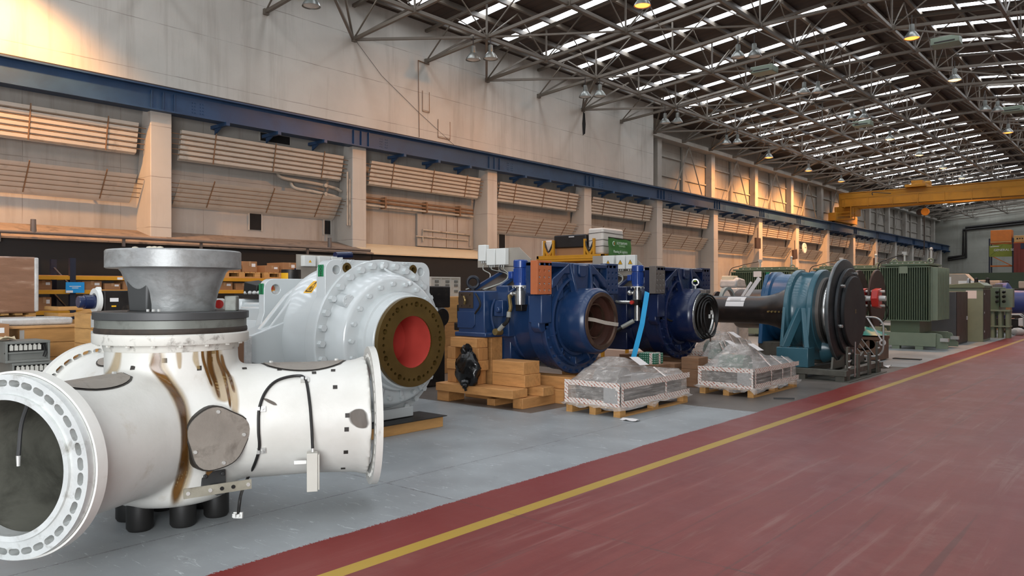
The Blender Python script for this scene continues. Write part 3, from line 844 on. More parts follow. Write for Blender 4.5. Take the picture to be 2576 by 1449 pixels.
# neck flange, rings, flared main shaft
Z = Vector((0, 0, 1))
M_grimy = pm('grimy_white_flange', '#c6c4bc', .45, var=.08, dirt='#3a2c1e', dlo=.55, dhi=.68, ds=8.0, dmax=.7)
m = MB(M_grimy); m.lathe([(.38, 1.23), (.45, 1.23), (.46, 1.275), (.517, 1.28), (.522, 1.29), (.522, 1.343), (.512, 1.352), (.38, 1.352)], (0, 0, 0), Z, 96)
for i in range(18):
    q = 2 * PI * i / 18; m.bolt((.49 * math.cos(q), .49 * math.sin(q), 1.282), (0, 0, -1), .016, .016)
m.build('neck_flange', hub)
MB(M_ringgrey).lathe([(.3, 1.352), (.49, 1.352), (.505, 1.36), (.505, 1.445), (.3, 1.45)], (0, 0, 0), Z, 96).build('spacer_ring', hub)
MB(pm('grime_band', '#2d241c', .7, var=.4, vs=20)).lathe([(.506, 1.35), (.512, 1.36), (.511, 1.378), (.506, 1.39)], (0, 0, 0), Z, 96).build('grease_band', hub)
m = MB(M_ringdark); m.lathe([(.3, 1.447), (.522, 1.447), (.522, 1.50), (.3, 1.503)], (0, 0, 0), Z, 24); m.build('lock_ring', hub, bev=.004)
so = Vector((-.075, .05, 0))
m = MB(M_shaft)
m.lathe([(0, 1.49), (.278, 1.49), (.282, 1.55), (.300, 1.63), (.328, 1.71), (.356, 1.78), (.376, 1.804), (.455, 1.807), (.463, 1.812), (.463, 1.928), (.455, 1.938), (.3, 1.94), (.28, 1.82), (0, 1.82)], so, Z, 80)
m.build('main_shaft', hub)
m = MB(M_ringdark); gd = hd(165); lat = Vector((-gd.y, gd.x, 0))
m.prism([(-.10, 1.495), (.08, 1.495), (.09, 1.70), (.05, 1.79), (-.13, 1.79), (-.12, 1.65)], so + gd * .25, lat, Z, .06 if lat.cross(Z).dot(gd) > 0 else -.06)
m.build('shaft_pad', hub, bev=.015)
m = MB(M_ringgrey); q0 = AD(583, 770, 5.55) - HC
m.cbox((q0.x, q0.y, 1.555), (.085, .07, .11), (0, 0, .75)); m.build('stop_block', hub, bev=.008)
m = MB(M_zinc)
for i in range(3): m.bolt(AD(372 + 14 * i, 784, 5.14) - HC, (0, 0, 1), .010, .016)
m.build('clamp_screw', hub)
m = MB(pm('bird_mess', '#a8a08f', .9, var=.3))
for i, (dx, dy) in enumerate(((.10, -.33), (.21, -.28), (.24, -.26), (.26, -.23))): m.ball(so + Vector((dx, dy, 1.942)), .022, 8, (1.4, 1.1, .6))
m.build('debris_crumb', hub)
# oil stains that follow the casting
def stain(name, mt, pts, k=5, nx=6, seed=1):
    rnd = random.Random(seed)
    sp = spline([(x, y, w_) for x, y, w_ in pts], k); rows = []
    for x, y, w_ in sp:
        row = []; l_, r_ = w_ * 1.25, w_ * 1.25
        for j in range(nx + 1):
            h, n_ = hit(x - l_ + (l_ + r_) * j / nx, y, .0035 if mt is M_oil else .0028)
            row.append(h)
        if all(row): rows.append(row)
    if len(rows) > 1: MB(mt).grid(rows, True).build(name, hub)
stain('oil_stain', M_oil, [(398, 862, 7), (394, 905, 12), (392, 925, 14), (410, 950, 14), (436, 985, 12), (454, 1020, 11), (462, 1070, 9), (464, 1130, 10), (460, 1180, 13), (446, 1230, 12), (436, 1275, 9)])
stain('oil_stain', M_oil, [(526, 862, 5), (526, 900, 7), (530, 930, 8), (542, 965, 6), (552, 1005, 4)], seed=3)
stain('oil_stain', M_oil, [(508, 866, 3), (510, 900, 4), (520, 935, 4), (534, 975, 3)], seed=31)
stain('oil_stain', M_oil, [(544, 866, 3), (548, 905, 4), (562, 940, 5), (574, 990, 4), (580, 1030, 3)], seed=32)
stain('oil_film', M_oilpale, [(575, 940, 10), (584, 975, 13), (590, 1010, 12), (592, 1050, 8)], seed=33)
stain('oil_film', M_oilpale, [(446, 866, 6), (450, 895, 8), (452, 930, 4)], seed=34)
stain('oil_film', M_oilpale, [(300, 868, 6), (296, 900, 10), (286, 930, 14), (262, 955, 16)], seed=35)
stain('bare_patch', M_scab, [(664, 1002, 5), (682, 1012, 8), (694, 1020, 4)], 3, seed=36)
stain('oil_film', M_oilpale, [(400, 860, 18), (398, 910, 20), (412, 945, 22), (440, 985, 20), (458, 1025, 18), (468, 1080, 16), (470, 1140, 16), (464, 1190, 18), (450, 1235, 18), (440, 1280, 14)], seed=5)
stain('oil_film', M_oilpale, [(530, 858, 20), (536, 910, 24), (545, 945, 26), (556, 985, 24), (566, 1015, 18)], seed=8)
stain('oil_stain', M_oil, [(556, 890, 3), (562, 920, 5), (578, 950, 5), (590, 990, 3)], seed=9)
stain('oil_film', M_oilpale, [(492, 880, 6), (492, 905, 8), (500, 930, 4)], seed=11)
stain('oil_stain', M_oil, [(528, 1172, 8), (526, 1188, 9), (524, 1200, 7)], seed=12)
stain('bare_patch', M_scab, [(904, 1028, 8), (900, 1040, 20), (902, 1054, 21), (906, 1066, 19), (912, 1078, 9)], 4, seed=4)
stain('rust_patch', M_scab, [(238, 1150, 7), (246, 1165, 13), (242, 1180, 9), (240, 1190, 6)], 4, seed=6)
# cable with clips, sensor box
cab = []
for x, y in ((652, 1125), (650, 1080), (652, 1030), (668, 988), (698, 960), (745, 949), (768, 958)):
    h, n_ = hit(x, y, .014); cab.append(h)
e0, _ = hit(778, 1010, .016); e1, _ = hit(783, 1070, .03)
bx, _ = hit(786, 1120, .02)
toc = (CAMV - HC - bx).normalized(); toc.z = 0; toc.normalize()
bx = bx + toc * .06
low = []
for x, y in ((640, 1165), (622, 1200)):
    h, n_ = hit(x, y, .014); low.append(h)
l2 = AD(606, 1245, 5.05) - HC; l3 = AD(599, 1296, 5.02) - HC
MB(M_rubber).tube(spline([l3, l2] + low[::-1] + cab + [e0, e1, bx], 6), .0105, 10).build('black_cable', hub)
def clip(p, n_, s_=.06):
    a_, u_, v_ = frame(n_)
    m = MB(M_zinc)
    M = Matrix((( *u_, 0), (*v_, 0), (*a_, 0), (0, 0, 0, 1))).transposed(); M.translation = p
    m.at(M).box((-s_ / 2, -s_ * .32, -.012), (s_ / 2, s_ * .32, .006)); m.bolt((.008, 0, .006), (0, 0, 1), .011, .014); m.box((-s_ / 2, -.012, .006), (-s_ * .15, .012, .022))
    m.build('cable_clip', hub)
for x, y in ((657, 1030), (657, 1132), (767, 958)):
    h, n_ = hit(x, y, .01); clip(h, n_)
clip(l3, Vector((.6, -.8, .1)).normalized())
m = MB(M_boxgrey)
ax, u, v = frame(toc); M = Matrix((( *u, 0), (*Z, 0), (*toc, 0), (0, 0, 0, 1))).transposed(); M.translation = bx
sgn = 1 if u.dot(Vector((CS, SN, 0))) > 0 else -1
m.at(M).box((-.04, -.30, -.05), (.035, -.03, .03)); m.box((.037 * 1, -.29, -.045), (.048, -.04, .028))
m.m(M_zinc).box((-.04 - .09, -.115, -.03), (-.04, -.085, -.02)) if True else None
m.m(M_zinc).cyl((0, -.03, -.01), (0, .04, -.01), .013, .010, 10)
m.build('sensor_box', hub, bev=.004)
# support bracket and drilled bar below the cover
bp, bn = hit(535, 1210, .0)
ax, u, v = frame(nn); M = Matrix((( *u, 0), (*v, 0), (*nn, 0), (0, 0, 0, 1))).transposed(); M.translation = bp
m = MB(M_ringdark); m.at(M).box((-.085, -.07, -.06), (.085, .07, .02))
for a, b_ in ((-.06, .045), (.06, .045)): m.bolt((a, b_, .02), (0, 0, 1), .016, .016)
m.box((-.03, -.075, .01), (.03, -.015, .14)); m.build('bracket_foot', hub, bev=.004)
A_, B_ = AD(462, 1243, 4.78) - HC, AD(632, 1217, 5.02) - HC
m = MB(pm('scuffed_bar', '#8d8a7c', .5, .2, var=.2, vs=8, dirt='#4c4437')); m.bar(A_, B_, .012, .062)
dd = (B_ - A_).normalized(); nb = dd.cross(Z).normalized()
for i, q in enumerate((.06, .38, .55, .72, .95)):
    m.m(M_zinc if i in (0, 1, 4) else M_darkgap); c = A_ + (B_ - A_) * q
    m.cyl(c - nb * .0, c + nb * .012, .014, .012, 10); m.cyl(c, c - nb * .012, .014, .012, 10)
m.build('drilled_bar', hub)
# tiny black sensor labels
m_l = M_seal
for x, y in ((414, 907), (501, 926), (334, 926), (703, 930), (790, 938), (838, 932), (843, 974), (874, 1045), (872, 1080), (870, 1137), (615, 927), (222, 1044), (167, 984), (530, 904), (536, 884), (863, 1178)):
    h, n_ = hit(x, y, .002)
    if h is None: continue
    a_, u_, v_ = frame(n_); s_ = .016
    MB(m_l).add([h + u_*s_ + v_*s_, h - u_*s_ + v_*s_, h - u_*s_ - v_*s_, h + u_*s_ - v_*s_], [(0, 1, 2, 3)]).build('marker_tag', hub, smooth=0)
# rubber feet
for q, rr in ((100, .24), (40, .30), (160, .30), (-20, .3), (-140, .3), (-80, .28)):
    p = hd(q) * rr
    MB(M_rubber).lathe([(0, 0), (.075, 0), (.088, .02), (.088, .19), (.07, .30), (0, .30)], p, Z, 24).build('rubber_foot', hub)
# loose hose inside the open bore
p1 = o + hd(151.6) * 1.30 + hd(241.6) * .02
pp = [o + hd(151.6) * 1.25 + Vector((0, 0, .34)) + hd(241.6) * .02, o + hd(151.6) * 1.22 + Vector((0, 0, .2)) + hd(241.6) * .10, o + hd(151.6) * 1.22 + Vector((0, 0, .02)) + hd(241.6) * .12]
MB(M_ringdark).tube(spline(pp, 6), .012, 8).build('bore_hose', hub)
MB(M_zinc).cyl(pp[-1], pp[-1] - Z * .06, .013, .010, 10).build('hose_fitting', hub)
# ================================================================ WHITE GEARBOX
M_wg = pm('glossy_grey_white_paint', '#c3c8c8', .2, var=.02, vs=2, coat=.3)
M_bronze = pm('brown_preservative_metal', '#5d4a24', .32, .45, var=.18, vs=4)
M_redbore = pm('red_primer', '#b5433a', .45, var=.1, vs=3)
M_green = pm('green_sticker', '#1f7a4d', .5)
M_yel = pm('warning_yellow', '#e6ab17', .5, var=.03)
M_pinewood = pm('pine_timber', '#cf9a58', .65, var=.18, vs=3, stretch=(1, 1, 6), dirt='#a8713a', dlo=.5, dhi=.75, ds=3)
def wood(name, col, st=(1, 6, 6), dk='#7b4c22', var=.16):
    return pm(name, col, .65, var=var, vs=2.5, stretch=st, dirt=dk, dlo=.50, dhi=.78, ds=2.0, dmax=.6, bump=.1, bs=8)
M_wood_x = wood('timber_grain_long', '#c08a52')
M_wood_y = wood('timber_grain_cross', '#bb8650', (6, 1, 6))
M_wood_z = wood('timber_grain_up', '#b07c48', (6, 6, 1))
M_pale_x = wood('pale_timber_long', '#c2955c', (1, 6, 6), '#99703c')
M_pale_y = wood('pale_timber_cross', '#bf8f55', (6, 1, 6), '#99703c')
M_ply = wood('plywood', '#b98a55', (4, 1, 1), '#8b6137')
M_inkblack = pm('black_print', '#141414', .6)

GW = Vector((-7.0, 5.84, 0)); za = 1.07
wg = thing('white_gearbox', 'glossy white wind turbine gearbox with brown bored flange and red bore', 'gearbox', GW)
X = Vector((1, 0, 0)); Yv = Vector((0, 1, 0)); A0 = Vector((0, 0, za))
def ear_outline(hw, top, Rr, rc=.13, z0=za):
    pts = []
    for i in range(7):
        q = PI / 2 * i / 6; pts.append((hw - rc + rc * math.cos(q), top - rc + rc * math.sin(q)))
    for i in range(7):
        q = PI / 2 + PI / 2 * i / 6; pts.append((-hw + rc + rc * math.cos(q), top - rc + rc * math.sin(q)))
    q0 = math.acos(hw / Rr)
    for i in range(49):
        q = PI - q0 + (PI + 2 * q0) * i / 48
        pts.append((Rr * math.cos(q), z0 + Rr * math.sin(q)))
    return pts
m = MB(M_wg)
m.prism(ear_outline(.78, 1.99, .935), (-.16, 0, 0), (0, 1, 0), (0, 0, 1), .16)
ear = m.build('torque_plate', wg)
cu = MB(M_wg)
for s_ in (-1, 1):
    cu.cyl((-.3, s_ * .63, 1.875), (.2, s_ * .63, 1.875), .052, .052, 24); cu.cyl((-.3, s_ * .495, 1.90), (.2, s_ * .495, 1.90), .05, .05, 24)
cut(ear, cu); b_ = ear.modifiers.new('Bevel', 'BEVEL'); b_.width = .012; b_.segments = 2; b_.limit_method = 'ANGLE'; b_.angle_limit = R(60)
for s_ in (-1, 1):
    MB(M_bronze).lathe([(.049, -.15), (.056, .0), (.058, .012), (.03, .015), (.028, -.05), (0, -.05)], (0, s_ * .495, 1.90), X, 24).build('bronze_bush', wg)
m = MB(M_wg); m.lathe([(.935, -.01), (.935, .022), (.93, .03), (.80, .03), (.80, 0)], A0, X, 96)
m.bolts(A0, X, .872, 32, .040, .055, .03, PI / 2)
for i in range(32):
    pass
m.build('ring_flange', wg)
m = MB(M_wg); m.lathe([(.82, .02), (.805, .04), (.775, .14), (.74, .235), (.715, .262), (.69, .268), (.56, .27), (.3, .27)], A0, X, 96)
m.bolts(A0, X, .655, 22, .027, .04, .27, PI / 2 + .1)
m.build('end_cover', wg)
bp = A0 + Vector((0.05, -.60, .46))
m = MB(M_wg); m.cyl(bp, bp + Vector((.16, -.02, .0)), .085, .075, 24); m.bolts(bp + Vector((.16, -.02, 0)), X, .055, 5, .009, .01); m.build('sight_boss', wg, bev=.006)
m = MB(M_wg); m.tube(spline([A0 + Vector((.06, -.02, .85)), A0 + Vector((.10, .02, .80)), A0 + Vector((.2, .15, .71)), A0 + Vector((.28, .20, .66))]), .014, 8)
m.ball(A0 + Vector((.06, -.03, .855)), .035, 10); m.ball(A0 + Vector((.28, .2, .66)), .03, 10); m.build('oil_line', wg)
m = MB(M_wg); m.box((.2, -.66, za - .40), (.285, -.40, za - .22)); m.build('cover_pad', wg, bev=.01)
for q in (-112, -84, -58):
    m = MB(M_wg); m.prism([(.52, -.02), (.70, -.02), (.70, .02), (.52, .02)], A0 + X * .25, Yv * math.cos(R(q)) + Z * math.sin(R(q)), Z * math.cos(R(q)) - Yv * math.sin(R(q)), .05); m.build('cover_web', wg, bev=.006)
m = MB(M_wg); m.lathe([(.56, .26), (.565, .30), (.555, .37), (.53, .375), (.525, .49), (.515, .498), (.3, .498)], A0, X, 80); m.build('output_collar', wg)
m = MB(M_bronze); m.pipe(.505, .292, .50, .555, A0, X, 96); ff = m.build('output_flange', wg)
cu = MB(M_bronze); ax, u, v = frame(X)
for i in range(36):
    q = 2 * PI * i / 36 + .04; big = i % 4 == 0; rr = .031 if big else .0165
    c = A0 + (u * math.cos(q) + v * math.sin(q)) * .425
    cu.cyl(c + X * (.515 if big else .505), c + X * .7, rr, rr, 16)
cut(ff, cu)
MB(M_redbore).lathe([(.295, .552), (.292, .53), (.285, .10), (0, .10)], A0, X, 64).build('red_bore', wg)
m = MB(M_wg); m.lathe([(.90, -.15), (.90, -.22), (.875, -.23), (.868, -.62), (.88, -.64), (.88, -.80), (.86, -.82), (.70, -1.0), (.5, -1.05)], A0, X, 96); m.build('ring_gear_casing', wg)
m = MB(M_wg); m.prism(ear_outline(.78, 1.79, .84), (-1.33, 0, 0), (0, 1, 0), (0, 0, 1), .12); e2 = m.build('rear_plate', wg)
cu = MB(M_wg)
for s_ in (-1, 1): cu.cyl((-1.5, s_ * .62, 1.66), (-1.0, s_ * .62, 1.66), .06, .06, 24)
cut(e2, cu); b_ = e2.modifiers.new('Bevel', 'BEVEL'); b_.width = .01; b_.segments = 2; b_.limit_method = 'ANGLE'; b_.angle_limit = R(60)
for s_ in (-1, 1):               # reaction arms
    m = MB(M_wg)
    m.prism([(.60, .30), (1.27, .08), (1.27, -.22), (.60, -.45)], A0 + X * -1.02, Yv * s_, Z, .34 * s_)
    m.prism([(.60, .62), (.75, .52), (1.10, .13), (1.10, .08), (.6, .25)], A0 + X * -.86, Yv * s_, Z, .07 * s_)
    m.prism([(.60, .62), (.75, .48), (1.05, .13), (.6, .13)], A0 + X * -.74, Yv * s_, Z, .04 * s_)
    m.build('reaction_arm', wg, bev=.015)
m = MB(M_wg); m.box((-1.3, -.62, .45), (-2.15, .62, 1.50)); m.box((-1.3, -.70, .62), (-1.9, -.60, 1.45)); m.box((-1.95, -.66, 1.38), (-2.35, .66, 1.54)); m.cyl((-1.35, -.35, 1.05), (-2.3, -.35, 1.05), .42, .42, 32); m.build('helical_housing', wg, bev=.03)
m = MB(M_wg); m.box((-.28, -.42, .141), (.10, .42, .26)); m.prism([(-.42, .14), (.42, .14), (.25, .45), (-.25, .45)], (-.25, 0, 0), Yv, Z, .3); m.build('base_foot', wg, bev=.01)
for px, py, xx, zz in ((0, 0, -.08, 1.80), (0, 0, -1.27, 1.60)):
    MB(M_green).box((xx - .05, -.783, zz), (xx + .05, -.779, zz + .13)).build('green_sticker', wg)
    text('sticker_lettering', 'OOH', .05, M_inkblack, (xx, -.784, zz + .065), (0, 0, -1), (1, 0, 0), wg, .001)
text('cast_lettering', '5GZ1H23', .075, M_wg, (.002, -.48, 1.965), (0, 1, 0), (0, 0, 1), wg, .006, sx=.62)
text('cast_lettering', 'LG44/7DG/51', .05, M_wg, (.002, .42, 1.965), (0, 1, 0), (0, 0, 1), wg, .006, sx=.62)
text('cast_lettering', 'C3', .045, M_wg, (.002, .44, 1.925), (0, 1, 0), (0, 0, 1), wg, .006, sx=.62)
# warning label following the casing
q0, q1, x0, x1 = R(128), R(141), -.56, -.40
rows = [[A0 + X * (x0 + (x1 - x0) * i / 2) + (Yv * math.cos(q0 + (q1 - q0) * j / 6) + Z * math.sin(q0 + (q1 - q0) * j / 6)) * .872 for j in range(7)] for i in range(3)]
MB(M_yel).grid(rows).build('warning_label', wg)
def cylp(a, b): q = q1 + (q0 - q1) * b; return A0 + X * (x0 + (x1 - x0) * a) + (Yv * math.cos(q) + Z * math.sin(q)) * .8745
m = MB(M_inkblack); tri = [cylp(.15, .12), cylp(.85, .12), cylp(.5, .9)]
for i in range(3): m.bar(tri[i], tri[(i + 1) % 3], .012, .002, (0, -.8, .6))
for a in (.4, .5, .6): m.bar(cylp(a, .22), cylp(a, .5), .006, .002, (0, -.8, .6))
m.build('warning_sign', wg)
m = MB(M_rubber); m.box((-1.45, -.60, 1.545), (-2.2, .30, 1.60)); m.build('valve_tray', wg)
for i in range(12):
    m = MB(M_zinc); m.ball((-1.5 - .06 * (i % 6) * 1.7, -.55 + .28 * (i // 6), 1.615), .03, 8); m.build('tray_fitting', wg)
MB(M_rubber).cbox((-1.95, -.42, 1.68), (.22, .26, .14), (.1, .2, .3)).build('tray_unit', wg, bev=.01)
text('unit_lettering', 'LMC2', .045, M_hub, (-1.838, -.42, 1.70), (0, 1, 0), (-.2, 0, 1), wg, .001)

w_ = thing('wrapped_arm_pad', 'clear-wrapped grey block bound with brown tape at the white reaction arm end', 'wrapped block', (-7.86, 4.42, .0))
M_film_grey = pm('grey_bubble_wrap', '#b4b3b1', .28, var=.15, vs=6, bump=.7, bs=18)
m = MB(M_film_grey); m.box((-.26, -.28, .0), (.26, .13, 1.16)); m.build('bubble_wrap', w_, bev=.03)
m = MB(pm('brown_tape', '#7b5a45', .4))
for y in (-.17, -.02): m.box((-.268, y - .035, .0), (.268, y + .035, 1.17))
m.build('brown_tape', w_)
t = thing('timber_bearer', 'pale squared timber bearer under the front of the white gearbox', 'timber', (-6.80, 5.80, 0))
MB(M_pale_y).box((-.12, -.85, 0), (.12, .74, .125)).build('beam', t, bev=.004)
m = MB(M_rubber); m.box((-.35, -.82, .126), (.15, .78, .134)); tag(m.build('rubber_sheet'), 'black rubber sheet lying on the timber under the white gearbox', 'sheet'); bpy.data.objects['rubber_sheet'].location = (-6.80, 5.80, 0)
t = thing('timber_bearer', 'timber bearer stack under the rear of the white gearbox', 'timber', (-8.7, 5.84, 0))
m = MB(M_pale_y); m.box((-.2, -.7, 0), (.2, .7, .22)); m.box((-.18, -.7, .22), (.18, .7, .44)); m.build('beam', t, bev=.004)
# ================================================================ TWO DARK BLUE GEARBOXES
M_bl1 = pm('blue_gear_paint', '#1d365c', .3, var=.12, vs=1.5, dirt='#47506a', dlo=.58, dhi=.8, ds=2.5, dmax=.5, coat=.2)
M_bl2 = pm('navy_gear_paint', '#152245', .28, var=.12, vs=1.5, dirt='#0f1628', dlo=.55, dhi=.8, ds=2.5, dmax=.5, coat=.2)
M_orange = pm('orange_primer', '#b5653c', .5, var=.06, dirt='#96532f', dlo=.55, dhi=.8)
M_padgrey = pm('bare_pad_steel', '#77706a', .4, .4, var=.1)
M_rustface = pm('rusty_machined_rim', '#5a4538', .4, .45, var=.3, vs=4, dirt='#2f211a', dlo=.45, dhi=.7, ds=5)
M_rustdark = pm('dark_rust_bore', '#43281f', .5, .2, var=.3, vs=5)
M_motor = pm('motor_blue', '#1d3f86', .3, var=.06, coat=.2)
M_chrome = pm('bright_filter_metal', '#c9c9c6', .2, .85, var=.05)
M_brass = pm('dull_brass', '#8a7549', .35, .6, var=.2)
M_hosegrey = pm('hose_sleeve_grey', '#a3a39b', .4, .3)
M_plategrey = pm('beige_mounting_plate', '#a39b90', .5, .2, var=.06)
M_wbox = pm('white_terminal_box', '#dedfda', .45, var=.03)
M_hatch = pm('oily_hatch', '#54483f', .35, .5, var=.3, vs=3)
M_blackpart = pm('black_machinery', '#1e1a18', .45, .2, var=.3, vs=6, dirt='#4a3d33', dlo=.55, dhi=.75, ds=8)
M_eye = pm('dark_eye_bolt', '#2a2c33', .4, .5)

def blue_gearbox(name, label, loc, mb, pad, rim, variant):
    g = thing(name, label, 'gearbox', loc)
    za = 1.19; A = Vector((0, 0, za)); Zv = Vector((0, 0, 1))
    # ring casing with bolted flange
    m = MB(mb); m.lathe([(.77, -.02), (.765, -.30), (.75, -.32), (.74, -.62), (.5, -.72)], A, X, 96); m.build('ring_casing', g)
    m = MB(mb)
    def keep(q): return q.z > .25 and abs(q.y) < .75
    m.lathe([(.72, -.05), (.80, -.05), (.81, -.03), (.81, .03), (.80, .04), (.66, .04)], A, X, 96)
    ax, u, v = frame(X)
    m.bolts(A, X, .765, 30, .024, .03, .04, .1, skip=keep)
    m.build('bolted_flange', g)
    m = MB(mb); m.lathe([(.70, .02), (.69, .09), (.66, .10), (.655, .0), (.58, -.04), (.50, .0)], A, X, 96)
    m.build('cone_cover', g)
    for q in (-95, -62, -130, -160, -30):
        m = MB(mb); dr = Yv * math.cos(R(q)) + Zv * math.sin(R(q)); tn = Zv * math.cos(R(q)) - Yv * math.sin(R(q))
        m.prism([(.55, -.06), (.70, -.02), (.70, .09), (.62, .08), (.55, .06)], A + tn * -.015, dr, X, .03); m.build('cover_rib', g, bev=.005)
    # torque casting: upright plate with pads left and right
    m = MB(mb)
    m.prism([(-1.0, .87), (1.0, .87), (1.0, .42), (.80, .28), (.72, .05), (.5, -.02), (-.5, -.02), (-.72, .05), (-.80, .28), (-1.0, .42)], A + X * -.16, Yv, Zv, .12)
    m.box((-.16, -1.0, za + .80), (.10, 1.0, za + .87))
    m.build('torque_casting', g, bev=.015)
    m = MB(mb); m.prism([(-.20, .86), (.20, .86), (.155, .25), (-.155, .25)], A + X * -.05, Yv, Zv, .17); m.build('crown_block', g, bev=.02)
    m = MB(mb); m.prism([(-.10, .84), (.10, .84), (.10, .70), (.05, .66), (-.05, .66), (-.10, .70)], A + X * .12, Yv, Zv, .03); m.build('crown_pad', g, bev=.012)
    for y in (-.26, .26):
        m = MB(mb); m.bar(A + Vector((.06, y, .85)), A + Vector((.14, y * .78, .42)), .05, .10, (1, 0, 0)); m.build('crown_rib', g, bev=.01)
    for s_ in (-1, 1):
        m = MB(mb)
        m.prism([(.30 * s_, .86), (.71 * s_, .62), (.71 * s_, .48), (.62 * s_, .52), (.42 * s_, .70), (.28 * s_, .70)][::s_], A + X * -.05, Yv, Zv, .16)
        m.build('slant_arm', g, bev=.015)
        m = MB(mb); m.prism([(.42 * s_, .68), (.56 * s_, .58), (.50 * s_, .30), (.38 * s_, .36)][::s_], A + X * -.05, Yv, Zv, .12); m.build('pocket_web', g, bev=.012)
        m = MB(mb); m.box((-.16, s_ * .70, za - .02), (.09, s_ * .94, za + .40)); m.prism([(.70, .02), (.94, .02), (.94, -.08), (.86, -.16), (.70, -.10)] if s_ > 0 else [(-.70, -.10), (-.86, -.16), (-.94, -.08), (-.94, .02), (-.70, .02)], A + X * -.12, Yv, Zv, .16); m.build('pad_bracket', g, bev=.02)
        pdm = pad if s_ < 0 else mb
        m = MB(pdm); y0, y1 = (s_ * .72, s_ * 1.05)
        m.box((-.03, y0, za + .40), (.10, y1, za + .885)); po = m.build('torque_pad', g)
        cu = MB(pdm)
        for i in range(3):
            for j in range(5):
                c = Vector((.075, s_ * (.775 + .11 * i), za + .46 + .0925 * j)); cu.cyl(c, c + X * .2, .018, .018, 12)
        cut(po, cu); b_ = po.modifiers.new('Bevel', 'BEVEL'); b_.width = .006; b_.segments = 1; b_.limit_method = 'ANGLE'; b_.angle_limit = R(60)
        m = MB(M_zinc if s_ < 0 else mb)
        for i in range(3):
            for j in range(5):
                if (i + j) % 3 == 0 or s_ < 0 and j < 3: m.cyl((.075, s_ * (.775 + .11 * i), za + .462 + .0925 * j), (.098, s_ * (.775 + .11 * i), za + .462 + .0925 * j), .009, .009, 8)
        m.build('pad_stud', g)
    # output drum
    m = MB(mb); m.lathe([(.4, -.08), (.60, -.08), (.605, -.03), (.56, -.02), (.53, .0), (.53, .03), (.49, .04)], A, X, 80); m.bolts(A, X, .575, 22, .018, .025, -.03, .2); m.build('drum_flange', g)
    m = MB(mb); m.lathe([(.46, .02), (.485, .03), (.49, .05), (.495, .40), (.485, .43), (.45, .475), (.43, .48), (.40, .48)], A, X, 96); m.build('output_drum', g)
    m = MB(rim); m.lathe([(.43, .44), (.432, .475), (.425, .495), (.37, .497), (.36, .47)], A, X, 96); m.build('output_rim', g)
    m = MB(M_rustdark if variant == 1 else M_blackpart); m.lathe([(.37, .49), (.36, .40), (.30, .36), (.27, .355), (.255, .22), (.16, .20), (.155, .05), (0, .05)], A, X, 64); m.build('bore', g)
    if variant == 1:
        m = MB(rim); m.pipe(.265, .245, .33, .37, A, X, 48); m.pipe(.175, .15, .19, .23, A, X, 40); m.build('bore_ring', g)
        m = MB(pm('silver_tape', '#cfc9bd', .3, .4, bump=.5, bs=20)); P = [Vector((.40, -.36, .05)), Vector((.42, -.1, .02)), Vector((.45, .15, -.03)), Vector((.50, .36, -.06)), Vector((.505, .42, -.065))]
        for a, b_ in zip(P, P[1:]): m.bar(A + a, A + b_, .006, .055, (0, 0, 1))
        m.build('silver_tape', g)
    # rear housing, step, hatch, base lip
    m = MB(mb); m.box((-.82, -1.16, .98), (-1.36, .85, 1.64)); m.build('gear_housing', g, bev=.02)
    m = MB(mb); m.box((-.60, -.86, .95), (-.86, .86, 1.72)); m.box((-.70, -.70, .55), (-1.30, .70, 1.0)); m.cyl((-.6, -.3, 1.0), (-1.3, -.3, 1.0), .42, .42, 40); m.build('rear_casing', g, bev=.02)
    m = MB(mb); m.box((-.76, -1.20, .95), (-1.40, -.3, 1.02)); m.build('base_lip', g, bev=.015)
    m = MB(mb); m.prism([(-1.32, 1.64), (-.90, 1.64), (-.72, 2.02), (-.80, 2.06), (-1.10, 2.0)], (0, -.25, 0), X, Zv, -.5); m.build('top_hood', g, bev=.015)
    m = MB(M_hatch); m.quad((-1.30, -.80, 1.66), (-.90, -.80, 1.66), (-.78, -.26, 1.98), (-1.12, -.26, 1.98)); m.build('hood_cover', g)
    m = MB(mb); m.bar((-1.34, -.82, 1.67), (-1.14, -.25, 2.0), .06, .05); m.bar((-.86, -.82, 1.67), (-.75, -.25, 2.0), .06, .05); m.build('hood_rail', g)
    m = MB(M_hatch); m.box((-.90 - .44, -1.175, 1.38), (-1.04, -1.165, 1.62)); m.bolts((-1.19, -1.18, 1.5), (0, -1, 0), .12, 4, .012, .012, 0, PI / 4); m.m(M_brass).tube(spline([(-1.19, -1.2, 1.44), (-1.17, -1.21, 1.5), (-1.2, -1.21, 1.56)]), .018, 8); m.build('inspection_hatch', g)
    m = MB(mb); m.prism([(-1.36, 1.08), (-1.05, 1.08), (-1.0, 1.13), (-1.0, 1.33), (-1.36, 1.33)], (0, -1.16, 0), X, Zv, .02); m.build('blank_cover', g, bev=.004)
    MB(M_eye).torus((-1.20, -1.0, 1.77), (.5, -.86, 0), .085, .026).build('lifting_eye', g)
    m = MB(M_eye); m.cyl((-1.20, -1.0, 1.63), (-1.20, -1.0, 1.69), .04, .03, 10); m.build('eye_base', g)
    m = MB(M_rubber); m.tube(spline([(-.98, -1.18, 1.60), (-.90, -1.20, 1.52), (-.87, -1.20, 1.42), (-.98, -1.19, 1.30)]), .014, 8); m.build('short_hose', g)
    m = MB(M_blackpart); c = Vector((-1.36, -.2, 1.3)); m.lathe([(0, 0), (.30, 0), (.38, -.10), (.40, -.14), (.38, -.2), (.3, -.22), (.25, -.40), (.34, -.42), (.34, -.5), (0, -.5)], c, X, 40)
